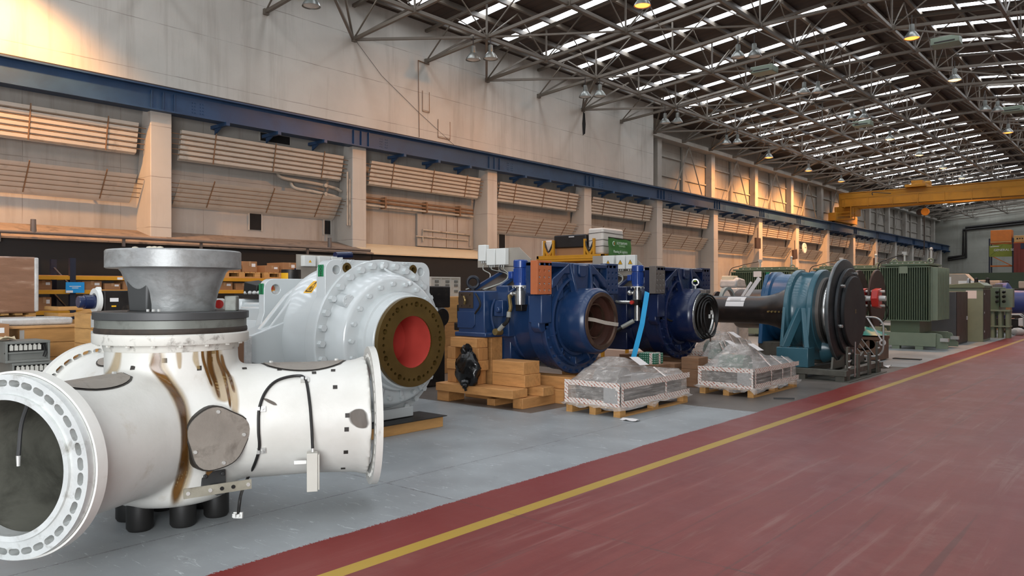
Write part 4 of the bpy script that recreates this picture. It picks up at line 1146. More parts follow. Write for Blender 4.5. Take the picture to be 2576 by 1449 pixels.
    m.box((-1.36, -.9, 1.45), (-1.62, -.1, 1.55)); m.box((-1.40, -.95, 1.02), (-1.66, -.2, 1.14)); m.box((-1.5, -.85, 1.2), (-1.70, -.5, 1.42)); m.build('brake_assembly', g, bev=.01)
    # mounting plate with terminal boxes
    m = MB(M_plategrey); m.prism([(-1.70, 2.02), (-.60, 2.02), (-.58, 2.13), (-.82, 2.32), (-1.70, 2.32)], (0, -.36, 0), X, Zv, -.012); m.box((-1.25, -.36, 1.70), (-.80, -.35, 2.03)); m.build('mounting_plate', g)
    for x0, x1, z0 in ((-1.60, -1.44, 2.12), (-1.42, -1.24, 2.05), (-1.22, -1.02, 2.05)) if variant == 1 else ((-1.10, -.90, 2.05), (-.88, -.68, 2.05), (-1.4, -1.15, 2.05)):
        m = MB(M_wbox); m.box((x0, -.37, z0), (x1, -.46, z0 + .26)); bx = m.build('terminal_box', g, bev=.008)
        m = MB(M_zinc)
        for q in range(3): m.cyl((x0 + .04 + q * .045, -.415, z0), (x0 + .04 + q * .045, -.415, z0 - .035), .012, .012, 8)
        m.build('cable_gland', bx)
        if variant == 2:
            c = Vector(((x0 + x1) / 2, -.4605, z0 + .12)); m = MB(M_yel); m.add([c + Vector((-.045, 0, -.03)), c + Vector((.045, 0, -.03)), c + Vector((0, 0, .05))], [(0, 1, 2)]); m.m(M_inkblack)
            for a, b_ in (((-.045, -.03), (.045, -.03)), ((.045, -.03), (0, .05)), ((0, .05), (-.045, -.03)), ((0, -.02), (0, .025))): m.bar(c + Vector((a[0], -.001, a[1])), c + Vector((b_[0], -.001, b_[1])), .006, .002, (0, 1, 0))
            m.build('warning_triangle', bx)
    for k, (xs, xe) in enumerate(((-1.52, -1.30), (-1.38, -.96), (-1.33, -.94), (-1.16, -.93), (-1.08, -.92))):
        MB(M_rubber if k % 2 else M_hosegrey).tube(spline([(xs, -.415, 2.06), (xs + .01, -.43, 1.98), (xe, -.50, 1.90), (xe, -.60, 1.78), (xe - .2, -.85, 1.66)]), .009, 6).build('cable', g)
    # oil pump motor with filter
    mx, my = (-.42, -.80) if variant == 1 else (-.40, -.82)
    m = MB(M_motor); m.lathe([(0, 2.10), (.095, 2.10), (.108, 2.085), (.108, 1.99), (.095, 1.985), (.098, 1.97), (.098, 1.75), (.10, 1.735), (.10, 1.72), (0, 1.72)], (mx, my, 0), Zv, 32)
    for i in range(20):
        q = 2 * PI * i / 20; m.bar((mx + .098 * math.cos(q), my + .098 * math.sin(q), 1.76), (mx + .098 * math.cos(q), my + .098 * math.sin(q), 1.97), .012, .012)
    m.build('pump_motor', g)
    MB(M_motor).box((mx - .17, my - .09, 1.82), (mx - .09, my + .06, 1.93)).build('terminal_box', g, bev=.01)
    m = MB(M_zinc); m.cyl((mx, my, 1.70), (mx, my, 1.722), .13, .13, 32); m.bolts((mx, my, 1.70), (0, 0, -1), .115, 6, .012, .015); m.build('motor_flange', g)
    m = MB(M_chrome); m.lathe([(0, 1.70), (.06, 1.70), (.06, 1.645), (.082, 1.64), (.082, 1.45), (.08, 1.435), (0, 1.435)], (mx - .01, my, 0), Zv, 28); m.build('oil_filter', g)
    m = MB(M_chrome); m.ball((mx - .13, my - .06, 1.60), .05, 12); m.cyl((mx - .12, my - .05, 1.6), (mx - .03, my, 1.6), .03, .03, 12); m.build('filter_valve', g)
    MB(M_blackpart).box((mx - .06, my - .05, 1.34), (mx + .06, my + .12, 1.44)).build('pump_block', g, bev=.01)
    if variant == 1:
        MB(M_brass).tube(spline([(-.55, -.86, 1.56), (-.53, -.93, 1.56), (-.50, -.95, 1.48), (-.48, -.96, 1.38), (-.50, -.97, 1.32)]), .028, 10).build('brass_elbow', g)
        MB(M_hosegrey).tube(spline([(-.50, -.97, 1.33), (-.50, -.98, 1.25)]), .034, 10).build('hose_sleeve', g)
        MB(M_rubber).tube(spline([(-.50, -.98, 1.26), (-.52, -.99, 1.19), (-.60, -1.0, 1.12)]), .030, 10).build('suction_hose', g)
        MB(M_hosegrey).tube([(-.58, -1.0, 1.135), (-.67, -1.0, 1.06)], .034, 10).build('hose_sleeve', g)
        m = MB(M_brass); m.cyl((-.71, -.92, 1.03), (-.71, -1.05, 1.03), .055, .05, 12); m.cyl((-.66, -1.0, 1.06), (-.72, -1.0, 1.02), .03, .04, 10); m.build('hose_coupling', g)
        MB(mb).tube(spline([(-.75, -1.0, 1.52), (-.79, -1.02, 1.40), (-.80, -1.02, 1.22), (-.78, -.98, 1.05)]), .018, 8).build('blue_oil_line', g)
        MB(mb).tube(spline([(-.48, -.86, 1.68), (-.56, -.9, 1.60), (-.58, -.9, 1.50), (-.58, -.88, 1.40)]), .018, 8).build('blue_oil_line', g)
        m = MB(mb); m.box((-.60, -.86, 1.26), (-.78, -1.0, 1.50)); m.cyl((-.66, -1.0, 1.36), (-.66, -1.06, 1.36), .05, .04, 12); m.build('valve_block', g, bev=.01)
    else:
        m = MB(M_chrome); m.cyl((mx, my - .02, 1.44), (mx, my - .02, 1.10), .055, .055, 20); m.build('suction_pipe', g)
        m = MB(M_chrome); m.cyl((mx - .34, my - .08, 1.43), (mx - .03, my - .08, 1.43), .035, .035, 14); m.build('side_pipe', g)
        m = MB(pm('red_valve_cap', '#c0382f', .4)); m.cyl((mx - .02, my - .14, 1.43), (mx - .02, my - .19, 1.43), .035, .035, 16); m.build('red_cap', g)
        MB(M_blackpart).box((mx - .06, my - .14, 1.38), (mx + .08, my + .0, 1.48)).build('valve_body', g, bev=.008)
        MB(M_hosegrey).tube(spline([(mx - .34, my - .08, 1.43), (mx - .46, my - .05, 1.46), (mx - .56, my, 1.60), (mx - .70, my, 1.95)]), .026, 10).build('elbow_hose', g)
        MB(M_hosegrey).tube([(mx - .02, my - .10, 1.10), (mx - .22, my - .18, .98)], .04, 10).build('hose_sleeve', g)
        MB(M_rubber).tube(spline([(mx - .20, my - .17, .99), (mx - .34, my - .22, .90), (mx - .46, my - .2, .84)]), .036, 10).build('suction_hose', g)
        MB(M_rubber).tube(spline([(.06, -.60, 1.14), (.1, -.50, 1.10), (.12, -.42, 1.12), (.16, -.34, 1.20), (.16, -.28, 1.30)]), .018, 8).build('black_hose', g)
        for c in ((.16, -.28, 1.31), (.05, -.62, 1.14)): MB(M_chrome).cyl(c, (c[0] + .0, c[1] - .07, c[2] - .02), .024, .02, 10).build('hose_fitting', g)
        m = MB(M_chrome); m.torus((.36, -.08, za + .60), (.4, -.9, 0), .055, .016); m.cyl((.36, -.08, za + .48), (.36, -.08, za + .55), .022, .022, 10); m.build('lifting_eye', g)
        m = MB(pm('lime_label', '#b4dc2a', .5)); m.box((.12, .30, za + .62), (.122, .42, za + .67)); m.build('lime_label', g)
        for k in range(4):          # coiled hoses hanging in the opening
            r_ = .40 - .028 * k; MB(M_rubber).torus(A + Vector((.52 + .014 * k, .03 + .02 * k, -.02 - .015 * k)), (1, .08 * k - .1, .06 * (k - 1)), r_, .017, 36, 8).build('coiled_hose', g)
        m = MB(M_padgrey); m.box((.42, -.10, za + .40), (.58, .06, za + .47)); m.build('hose_clamp', g, bev=.008)
        for y, z in ((.18, .05), (.10, -.02)): MB(M_wbox).box((.545, y - .03, za + z - .03), (.555, y + .03, za + z + .04)).build('paper_tag', g)
        MB(M_rustface).tube([(.42, .40, za - .4 - .04 * i) for i in range(9)], .014, 6).build('hanging_chain', g)
    for s_, c in ((-.33, .36), ):
        MB(M_wbox).box((.30, s_ * .0 - .15, za + .470), (.34, -.11, za + .476)).build('paper_tag', g)
    return g
bg1 = blue_gearbox('blue_gearbox', 'dark blue gearbox with orange primed pad and rusty open drum on timber baulks', (-6.90, 9.57, 0), M_bl1, M_orange, M_rustface, 1)
bg2 = blue_gearbox('blue_gearbox', 'navy gearbox with grey pad, red-capped valve and coiled black hoses in its drum', (-6.90, 12.87, 0), M_bl2, M_padgrey, M_chrome, 2)

# ---- timber baulks under the first blue gearbox
def baulk(label, a, b_, mt, grp='timber baulks under the blue gearboxes', bev=.006):
    c = (Vector(a) + Vector(b_)) / 2; c.z = min(a[2], b_[2])
    t = MB(mt); t.box(Vector(a) - c, Vector(b_) - c)
    o_ = t.build('timber_baulk', bev=bev); o_.location = c
    return tag(o_, label, 'timber', grp)
fx = 'under the orange-padded gearbox'
baulk('long front bottom skid timber ' + fx, (-8.36, 8.06, .0), (-8.12, 8.40, .15), M_wood_x)
baulk('middle bottom skid block ' + fx, (-7.45, 8.17, .0), (-7.30, 8.9, .10), M_wood_y)
baulk('grey-daubed bottom skid block at the aisle end ' + fx, (-6.98, 8.19, .0), (-6.80, 8.93, .145), M_wood_y)
baulk('long top skid timber along the front ' + fx, (-8.36, 8.03, .151), (-6.85, 8.36, .27), M_wood_x)
baulk('second skid timber behind the front one ' + fx, (-7.30, 8.55, .146), (-6.72, 8.80, .27), M_wood_x)
baulk('lower of two long baulks beside the black bag', (-7.52, 8.36, .272), (-6.90, 8.72, .45), M_wood_x)
baulk('upper of two long baulks beside the black bag', (-7.52, 8.36, .452), (-6.92, 8.72, .63), M_wood_x)
baulk('lower baulk behind the bag running away from the aisle', (-8.1, 8.95, .0), (-6.66, 9.25, .20), M_wood_x)
baulk('middle baulk end facing the aisle below the blue flange', (-7.9, 9.08, .202), (-6.62, 9.36, .375), M_wood_x)
baulk('top baulk end facing the aisle below the blue flange', (-7.9, 9.10, .442), (-6.70, 9.40, .585), M_wood_x) if False else None
baulk('tall baulk stack base right of the blue ring', (-7.4, 9.9, .0), (-6.60, 10.25, .36), M_wood_x)
# crib tower under the rear box
tw = [((-8.28, 8.20, .272), (-8.10, 8.38, .47), M_wood_z, 'left bottom block of the crib tower'), ((-7.90, 8.20, .272), (-7.66, 8.38, .47), M_wood_z, 'right bottom block of the crib tower'),
      ((-8.28, 8.18, .472), (-7.64, 8.42, .62), M_wood_x, 'lower cross timber of the crib tower'), ((-8.28, 8.20, .622), (-8.12, 8.38, .80), M_wood_z, 'left upper block of the crib tower'),
      ((-7.98, 8.20, .622), (-7.64, 8.40, .80), M_wood_z, 'right upper block of the crib tower'), ((-8.22, 8.20, .802), (-7.68, 8.44, .945), M_wood_x, 'top timber of the crib tower under the blue box')]
for a, b_, mt, lb in tw: baulk(lb + ' ' + 'left of the black bag' , a, b_, mt)
baulk('rear timber seen beside the crib tower under the blue housing', (-8.3, 8.6, .0), (-7.75, 8.85, .94), M_wood_x)
for k, (y, z) in enumerate(((11.9, 0), (11.9, .30), (13.0, 0), (13.0, .30))):
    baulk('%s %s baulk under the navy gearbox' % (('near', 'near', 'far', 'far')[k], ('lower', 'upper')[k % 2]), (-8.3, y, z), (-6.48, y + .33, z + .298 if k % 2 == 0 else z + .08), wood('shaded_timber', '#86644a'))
baulk('short dusty baulk at the aisle side of the navy gearbox', (-6.38, 11.95, 0), (-6.05, 12.33, .30), wood('shaded_timber', '#86644a'))
baulk('upper dusty baulk on the short one at the navy gearbox', (-6.38, 11.96, .302), (-6.06, 12.32, .50), wood('shaded_timber', '#86644a'))
# black bag
t = thing('black_bag', 'black plastic bag slumped on the timbers left of the long baulks', 'bag', (-7.72, 8.15, .272))
rnd = random.Random(3); rows = []
for i in range(15):
    z = .52 * i / 14; w0 = .20 * math.sin(PI * min(1, (i + 1.5) / 16)) ** .5 * (1 - .25 * (i / 14) ** 3)
    rows.append([Vector((math.cos(q) * w0 * 1.15 * (1 + .10 * math.sin(3 * q + i)) + rnd.uniform(-.012, .012), math.sin(q) * w0 * .58 * (1 + .10 * math.sin(5 * q - i * .7)) + rnd.uniform(-.012, .012) - .10, z + .002)) for q in [2 * PI * k / 28 for k in range(28)]])
for r_ in rows: r_.append(r_[0])
m = MB(pm('glossy_black_plastic', '#131212', .18, var=.3, bump=.8, bs=9)); m.grid(rows); m.build('bag_body', t, smooth=60, weld=True)
m = MB(MATS['glossy_black_plastic']); m.tube(spline([(-.05, -.09, .48), (.0, -.10, .53), (.03, -.1, .55)]), [.085] * 8 + [.07] * 8 + [.03], 10); m.build('bag_neck', t)
m = MB(MATS['glossy_black_plastic']); m.tube(spline([(.05, -.20, .06), (.08, -.235, .0), (.10, -.235, -.06)]), [.07] * 5 + [.04] * 6 + [.02] * 6, 8); m.build('bag_tail', t)
# blue lifting strap hanging from the navy gearbox
a_, b_ = AX(1628, 735, -6.72), AX(1593, 902, -6.55)
t = thing('lifting_strap', 'bright blue lifting strap hanging in front of the navy gearbox', 'strap', (0, 0, 0))
m = MB(pm('strap_blue', '#2ba4dc', .5, var=.05)); m.bar(a_, a_ + (b_ - a_) * .5 + Vector((.03, 0, 0)), .085, .01, (.8, -.6, 0)); m.bar(a_ + (b_ - a_) * .5 + Vector((.03, 0, 0)), b_, .085, .01, (.8, -.6, 0)); m.build('webbing', t)
# ================================================================ TEAL MAIN BEARING UNITS
M_teal = pm('teal_housing_paint', '#3a6370', .3, var=.08, vs=1.5, coat=.25, dirt='#4d7d8c', dlo=.6, dhi=.8)
M_teal2 = pm('blue_teal_paint', '#1f557f', .35, var=.06, vs=1.5, coat=.15)
M_blkshaft = pm('black_shaft_paint', '#221c1a', .35, .1, var=.2, vs=1.5, dirt='#3b2f29', dlo=.5, dhi=.75)
M_disc = pm('dark_steel_disc', '#3c3f42', .38, .5, var=.2, vs=2, dirt='#232323', dlo=.48, dhi=.7, ds=3)
M_discface = pm('dark_disc_face', '#2b2d2f', .5, .35, var=.15, vs=2)
M_edge = pm('worn_disc_edge', '#6e7375', .35, .6, var=.2, vs=5)
M_paper = pm('white_paper', '#dedad8', .6, var=.03)
M_standst = pm('stand_steel', '#5c5a52', .5, .35, var=.25, vs=3, dirt='#3c352d')
tu = thing('main_shaft_unit', 'teal bearing housing with black shaft and large dark hub disc on a steel stand', 'main shaft', (-5.55, 15.5, 0))
zt = 1.24; A = Vector((0, 0, zt))
m = MB(M_blkshaft); m.lathe([(0, -2.75), (.285, -2.75), (.285, -.90), (.30, -.72), (.36, -.50), (.43, -.36), (.435, -.10), (.0, -.10)], A, X, 64); m.build('main_shaft', tu)
m = MB(M_blkshaft); m.lathe([(.44, -.26), (.445, -.24), (.445, -.12), (.43, -.10)], A, X, 64); m.bolts(A + X * -.27, (-1, 0, 0), .40, 20, .016, .03); m.build('shaft_collar', tu)
m = MB(M_brass)
for i in range(6): m.cyl(A + Vector((-.56 + .075 * i, -.36, -.02)), A + Vector((-.56 + .075 * i, -.45, -.02)), .02, .02, 8)
m.build('grease_nipple', tu)
m = MB(M_teal); m.lathe([(.42, -.12), (.80, -.12), (.815, -.105), (.815, -.04), (.80, -.02), (.72, .0), (.69, .06), (.69, .25), (.71, .30), (.80, .32), (.815, .335), (.815, .42), (.80, .435), (.45, .44)], A, X, 96); m.build('bearing_housing', tu)
m = MB(M_teal)
m.box((-.12, -.12, zt + .66), (.26, .12, zt + .76)); m.build('top_pad', tu, bev=.02)
m = MB(pm('pale_blue_label', '#5f8fb5', .4)); m.add([A + Vector((x, math.cos(q) * .684, math.sin(q) * .684)) for x in (0, .14) for q in (R(122), R(130), R(138))], [(0, 1, 4, 3), (1, 2, 5, 4)]); m.build('maker_label', tu)
for s_ in (-1, 1):
    m = MB(M_teal); m.box((-.14, s_ * .72, .21), (.46, s_ * 1.08, .57)); m.build('foot_block', tu, bev=.012)
    for x0 in (-.12, .36):
        m = MB(M_teal); m.prism([(s_ * .60, zt + .10), (s_ * .82, zt + .08), (s_ * .98, .55), (s_ * .60, .55)][::s_], (x0, 0, 0), Yv, Z, .06); m.build('foot_gusset', tu, bev=.01)
    m = MB(M_teal); m.bar((-.02, s_ * 1.0, .55), (.20, s_ * .72, zt + .05), .10, .14); m.bar((.40, s_ * 1.0, .55), (.24, s_ * .72, zt + .05), .09, .12); m.build('strut_web', tu, bev=.01)
    m = MB(M_ringdark)
    for x0 in (-.06, .06, .24, .36): m.bolt((x0, s_ * 1.0, .55), (0, 0, 1), .026, .03)
    m.build('anchor_bolt', tu)
m = MB(M_teal); m.cyl((.40, 0, .52), (.62, 0, .52), .30, .22, 24); m.build('drip_cone', tu)
m = MB(M_padgrey); m.lathe([(.45, .43), (.66, .43), (.66, .50), (.62, .51), (.60, .53), (.45, .53)], A, X, 72); m.build('seal_ring', tu)
m = MB(M_ringdark); m.bolts(A, X, .635, 40, .017, .03, .50); m.m(M_seal).lathe([(.60, .515), (.665, .51), (.665, .54), (.60, .54)], A, X, 64); m.build('bolt_ring', tu)
m = MB(M_chrome); m.lathe([(.45, .53), (.58, .53), (.585, .56), (.57, .60), (.55, .62), (.54, .66), (.4, .66)], A, X, 64); m.build('polished_sleeve', tu)
m = MB(M_blkshaft); m.lathe([(.4, .60), (.52, .62), (.50, .78), (.3, .80)], A, X, 48); m.build('shaft_neck', tu)
m = MB(M_edge); m.lathe([(.3, .72), (.96, .72), (1.0, .735), (1.01, .75), (1.01, .79), (1.0, .80)], A, X, 96); m.m(M_disc).lathe([(1.0, .80), (.985, .805), (.86, .835), (.3, .84)], A, X, 96); m.build('hub_disc', tu)
m = MB(M_disc); m.lathe([(.3, .84), (.815, .84), (.83, .855), (.83, .895), (.82, .905), (.3, .905)], A, X, 96); pr = m.build('drilled_ring', tu)
cu = MB(M_seal); ax, u, v = frame(X)
for i in range(60):
    q = 2 * PI * i / 60
    for rr in (.735, .775): cu.cyl(A + (u * math.cos(q + rr) + v * math.sin(q + rr)) * rr + X * .885, A + (u * math.cos(q + rr) + v * math.sin(q + rr)) * rr + X * 1.0, .0095, .0095, 8)
m = MB(M_seal)
for i in range(48):
    q = 2 * PI * i / 48
    for rr in (.735, .778):
        c = A + (u * math.cos(q + rr * 9) + v * math.sin(q + rr * 9)) * rr
        m.cyl(c + X * .9045, c + X * .9075, .012, .012, 8)
m.build('bolt_hole', tu)
for q in (20, 75, 140, 200, 262, 330):
    c = A + (u * math.cos(R(q)) + v * math.sin(R(q))) * .755
    m = MB(M_chrome); m.bolt(c + X * .905, X, .034, .06); m.build('disc_bolt', tu)
m = MB(M_discface); m.lathe([(.3, .905), (.665, .905), (.68, .92), (.68, .965), (.665, .98), (.28, .985), (.24, .982), (.05, .984), (0, .984)], A, X, 96); m.build('end_plate', tu)
m = MB(M_brass); m.prism([(-.02, -.035), (.02, -.035), (.014, 0), (.022, .045), (-.02, .04), (-.012, 0)], A + X * .984, Yv, Z, .004); m.build('centre_mark', tu)
# paper note on the shaft
m = MB(M_paper); m.grid([[A + Vector((x, math.cos(q) * .289, math.sin(q) * .289)) for q in (R(112), R(130), R(150), R(165))] for x in (-1.55, -1.15)]); m.build('paper_note', tu)
m = MB(pm('grey_print', '#9c9690', .6))
for q in (128, 134, 140): m.bar(A + Vector((-1.48, math.cos(R(q)) * .2905, math.sin(R(q)) * .2905)), A + Vector((-1.24, math.cos(R(q)) * .2905, math.sin(R(q)) * .2905)), .008, .002, (0, -.7, .7))
m.build('note_print', tu)
# stand
st = thing('steel_stand', 'worn steel pallet stand with upright plates carrying the big dark disc', 'stand', (-5.0, 15.5, 0))
m = MB(M_standst)
for y in (-1.1, 1.1): m.box((-.95, y - .07, .10), (.62, y + .07, .205))
for x in (-.9, -.2, .5): m.box((x - .07, -1.1, .10), (x + .07, 1.1, .20))
m.build('frame', st, bev=.005)
for x in (-.85, -.2, .5):
    for y in (-1.08, 1.08): MB(M_standst).box((x - .08, y - .07, 0), (x + .08, y + .07, .10)).build('leg', st, bev=.004)
MB(M_standst).box((-1.0, -1.2, .0), (.68, 1.2, .012)).build('base_sheet', st)
for y in (-.62, .62):
    m = MB(M_standst); m.prism([(-.36, .20), (.36, .20), (.30, .42), (.12, .34), (-.12, .34), (-.30, .42)], (.28, y, 0), Yv, Z, .04); m.build('cradle', st, bev=.005)
for y in (-.95, -.35, .35, .9):
    MB(M_standst).box((.56, y - .06, .012), (.60, y + .06, .62 if abs(y) > .5 else .45)).build('upright', st, bev=.004)
m = MB(M_zinc)
for y in (-.98, -.92, .87, .93):
    for z in (.25, .36, .5): m.bolt((.60, y, z), (1, 0, 0), .018, .02)
m.build('stand_bolt', st)
MB(M_chrome).tube([(.60, -.62, .05), (.61, -.62, .70)], .012, 6).build('tie_rod', st)

# second unit behind
tv = thing('main_shaft_unit', 'blue-teal ring casing with black shaft standing behind the big teal unit', 'main shaft', (-7.05, 19.15, 0))
A2 = Vector((0, 0, 1.25))
m = MB(M_teal2); m.lathe([(.3, -.55), (.84, -.55), (.86, -.53), (.86, -.40), (.80, -.36), (.80, .35), (.85, .38), (.86, .40), (.86, .50), (.3, .52)], A2, X, 80); m.build('ring_casing', tv)
m = MB(M_ringdark); m.bolts(A2, X, .82, 36, .02, .03, .51); m.build('casing_bolt', tv)
m = MB(M_teal2); m.prism([(-.98, .35), (-.80, 1.6), (-.55, 2.02), (-.35, 2.10), (-.1, 2.1), (-.1, .35)], (-.58, 0, 0), Yv, Z, .10); m.build('end_bracket', tv, bev=.02)
MB(M_green).box((-.595, -.45, 1.98), (-.50, -.32, 2.10)).build('green_sticker', tv)
MB(M_blkshaft).lathe([(0, -1.5), (.48, -1.5), (.50, -1.45), (.50, -.5), (0, -.5)], A2 + Vector((0, .0, -.08)), X, 48).build('main_shaft', tv)
m = MB(M_paper); m.bar((-1.0, -.97, 1.3), (-.55, -.93, 1.95), .10, .02, (0, 1, 0)); m.bar((-1.1, -.99, 1.3), (-.75, -.95, 1.85), .06, .02, (0, 1, 0)); m.build('white_strap', tv)
m = MB(M_standst); m.box((-.6, -.9, 0), (.5, .9, .40)); m.build('stand', tv, bev=.01)

# ---- grey guarded brake unit and wrapped part behind the navy gearbox
t = thing('brake_guard', 'grey guard hood with red brake caliper behind the navy gearbox', 'guard', (-8.10, 17.0, 0))
hp = [(-.50, 0), (.50, 0), (.50, 1.70)] + [(.50 * math.cos(R(q)), 1.70 + .50 * math.sin(R(q))) for q in range(10, 180, 10)] + [(-.50, 1.70)]
mg = pm('hood_grey_green', '#86908c', .5, var=.06)
m = MB(mg); m.prism(hp, (-.35, 0, 0), Yv, Z, .55); hd_ = m.build('hood', t)
cu = MB(mg); cu.cyl((-.1, 0, 1.32), (.4, 0, 1.32), .34, .34, 40); cu.box((-.05, -.34, .4), (.4, .34, 1.3)); cut(hd_, cu)
MB(mg).lathe([(.34, .18), (.40, .18), (.40, .26), (.34, .26), (.34, .18)], (0, 0, 1.32), X, 40).build('hood_rim', t)
m = MB(pm('brake_red', '#c22a22', .35, coat=.2)); m.box((.0, -.16, 1.12), (.17, .08, 1.50)); m.box((.02, -.2, 1.2), (.2, -.1, 1.42)); m.build('red_caliper', t, bev=.015)
m = MB(M_blackpart); m.cyl((-.05, 0, 1.32), (.0, 0, 1.32), .30, .30, 32); m.build('brake_disc', t)
m = MB(M_wbox); m.cyl((-.3, -.30, 2.0), (-.3, -.30, 2.16), .05, .05, 10); m.build('white_cap', t)
t = thing('wrapped_cabinet', 'small cabinet in cloudy plastic wrap behind the black shaft', 'cabinet', (-9.05, 20.05, 0))
M_wrap = pm('cloudy_wrap', '#bdbab6', .3, var=.15, vs=5, bump=.9, bs=9)
m = MB(M_wrap); m.box((-.3, -.38, 0), (.25, .32, 1.72)); m.prism([(-.38, 1.72), (.32, 1.72), (.20, 1.95), (-.2, 2.0), (-.36, 1.93)], (-.3, 0, 0), Yv, Z, .5); m.build('wrapped_body', t, bev=.05)
MB(pm('cream_foam', '#d9cfb4', .7)).box((-.25, -.34, 1.90), (.1, -.05, 2.04)).build('foam_block', t, bev=.02)

# ---- generator brake discs with red calipers
t = thing('brake_disc_unit', 'twin rusty brake discs with red calipers right of the big hub disc', 'brake', (-5.8, 20.7, 0))
mb_ = pm('rusty_disc', '#46332b', .45, .4, var=.25, vs=3)
m = MB(M_blackpart); m.box((-1.3, -.5, .0), (-.1, .5, 1.0)); m.cyl((-1.2, 0, 1.45), (.2, 0, 1.45), .25, .25, 24); m.build('gear_stub', t, bev=.02)
for x in (-.25, .18):
    m = MB(mb_); m.lathe([(0, x), (.70, x), (.715, x + .012), (.715, x + .05), (.70, x + .062), (0, x + .062)], (0, 0, 1.45), X, 64); m.build('brake_disc', t)
mr = MATS['brake_red']
for x in (.0, .34):
    m = MB(mr); m.prism([(-.55, 1.25), (-.25, 1.20), (-.22, 1.45), (-.25, 1.70), (-.55, 1.66), (-.62, 1.45)], (x - .04, -.25, 0), Yv, Z, .16); m.build('red_caliper', t, bev=.02)
    m = MB(M_zinc); m.cyl((x + .12, -.68, 1.45), (x + .26, -.68, 1.45), .075, .065, 14)
    for z in (1.27, 1.62): m.cyl((x - .1, -.62, z), (x + .22, -.62, z), .03, .03, 8)
    m.build('caliper_cylinder', t)
MB(M_rubber).tube(spline([(.5, -.7, 1.42), (.62, -.6, 1.2), (.55, -.5, .95), (.4, -.5, .85)]), .014, 6).build('brake_hose', t)
# ---- crowd barrier
t = thing('crowd_barrier', 'galvanised hoop crowd barrier beside the hub disc stand', 'barrier', (-4.78, 18.2, 0))
mg2 = pm('galvanised_tube', '#a7a8a6', .35, .55, var=.1)
P = [Vector((-1.10, 0, .18)), Vector((-.22, 0, .18))] + arc((-.22, 0, .40), .22, -PI/2, 0, 6) + arc((-.22, 0, .83), .22, 0, PI/2, 6) + [Vector((-1.10, 0, 1.05))] + arc((-1.10, 0, .83), .22, PI/2, PI, 6) + arc((-1.10, 0, .40), .22, PI, 1.5*PI, 6)
MB(mg2).tube(P, .021, 8, True).build('hoop_frame', t)
for i in range(9): MB(mg2).tube([(-1.20 + .128 * i, 0, .19), (-1.85 + .128 * i, 0, 1.04)], .008, 6).build('bar', t)
for x in (-.35, -1.0): MB(mg2).bar((x, -.28, .02), (x, .28, .02), .05, .04).build('foot', t); MB(mg2).tube([(x, 0, .02), (x, 0, .2)], .015, 6).build('foot_post', t)
# ---- brick stack with teal sheet
t = thing('brown_block_pallet', 'low stack of brown wrapped blocks behind the crowd barrier', 'pallet load', (-5.35, 19.6, 0))
mbk = pm('brown_block', '#6b4f3d', .7, var=.25, vs=5)
m = MB(mbk)
for j in range(2):
    for i in range(5): m.cyl((-.9 + .22 * i + .05 * j, -.45, .14 + .24 * j), (-.9 + .22 * i + .05 * j, .3, .14 + .24 * j), .11, .11, 12)
m.box((-1.05, -.5, .49), (.25, .35, .56)); m.box((.02, -.45, .02), (.24, .3, .49)); m.build('block_stack', t)
t = thing('teal_tarpaulin', 'crumpled teal tarpaulin on the brown block stack', 'tarpaulin', (-5.75, 19.45, .565))
rnd = random.Random(4); mt_ = pm('teal_plastic', '#1f7a6c', .35, var=.2, bump=.6, bs=8)
rows = [[Vector((-.62 + 1.3 * i / 9 + rnd.uniform(-.03, .03), -.40 + .7 * j / 7, .03 + .30 * max(0, math.sin(PI * i / 9)) * max(0, math.sin(PI * j / 7)) ** .5 * rnd.uniform(.5, 1.1))) for j in range(8)] for i in range(10)]
MB(mt_).grid(rows).build('sheet', t, smooth=25)
m = MB(M_rubber); m.box((-.30, -.1, 0), (.3, .1, .02)); o_ = m.build('dark_mat'); o_.location = (-4.75, 20.1, 0); tag(o_, 'small dark mat on the floor by the green base beam', 'mat')
t = thing('scrap_wrap', 'scrap of white plastic wrap on the floor at the barrier foot', 'plastic scrap', (-4.85, 17.6, 0))
rows = [[Vector((-.35 + .7 * i / 7, -.12 + .24 * j / 4 + .06 * math.sin(i), rnd.uniform(0.004, .07))) for j in range(5)] for i in range(8)]
MB(M_wrap).grid(rows).build('sheet', t, smooth=20)
t = thing('white_spanner_bar', 'long white bar leaning from the hub disc to the brown block stack', 'bar', (0, 0, 0))
MB(M_paper).bar(AY(2182, 800, 18.9), AY(2219, 858, 19.0), .05, .03).build('bar', t); MB(M_paper).torus(AY(2220, 862, 19.07), (.6, -.8, 0), .06, .018, 16, 6).build('ring_end', t)

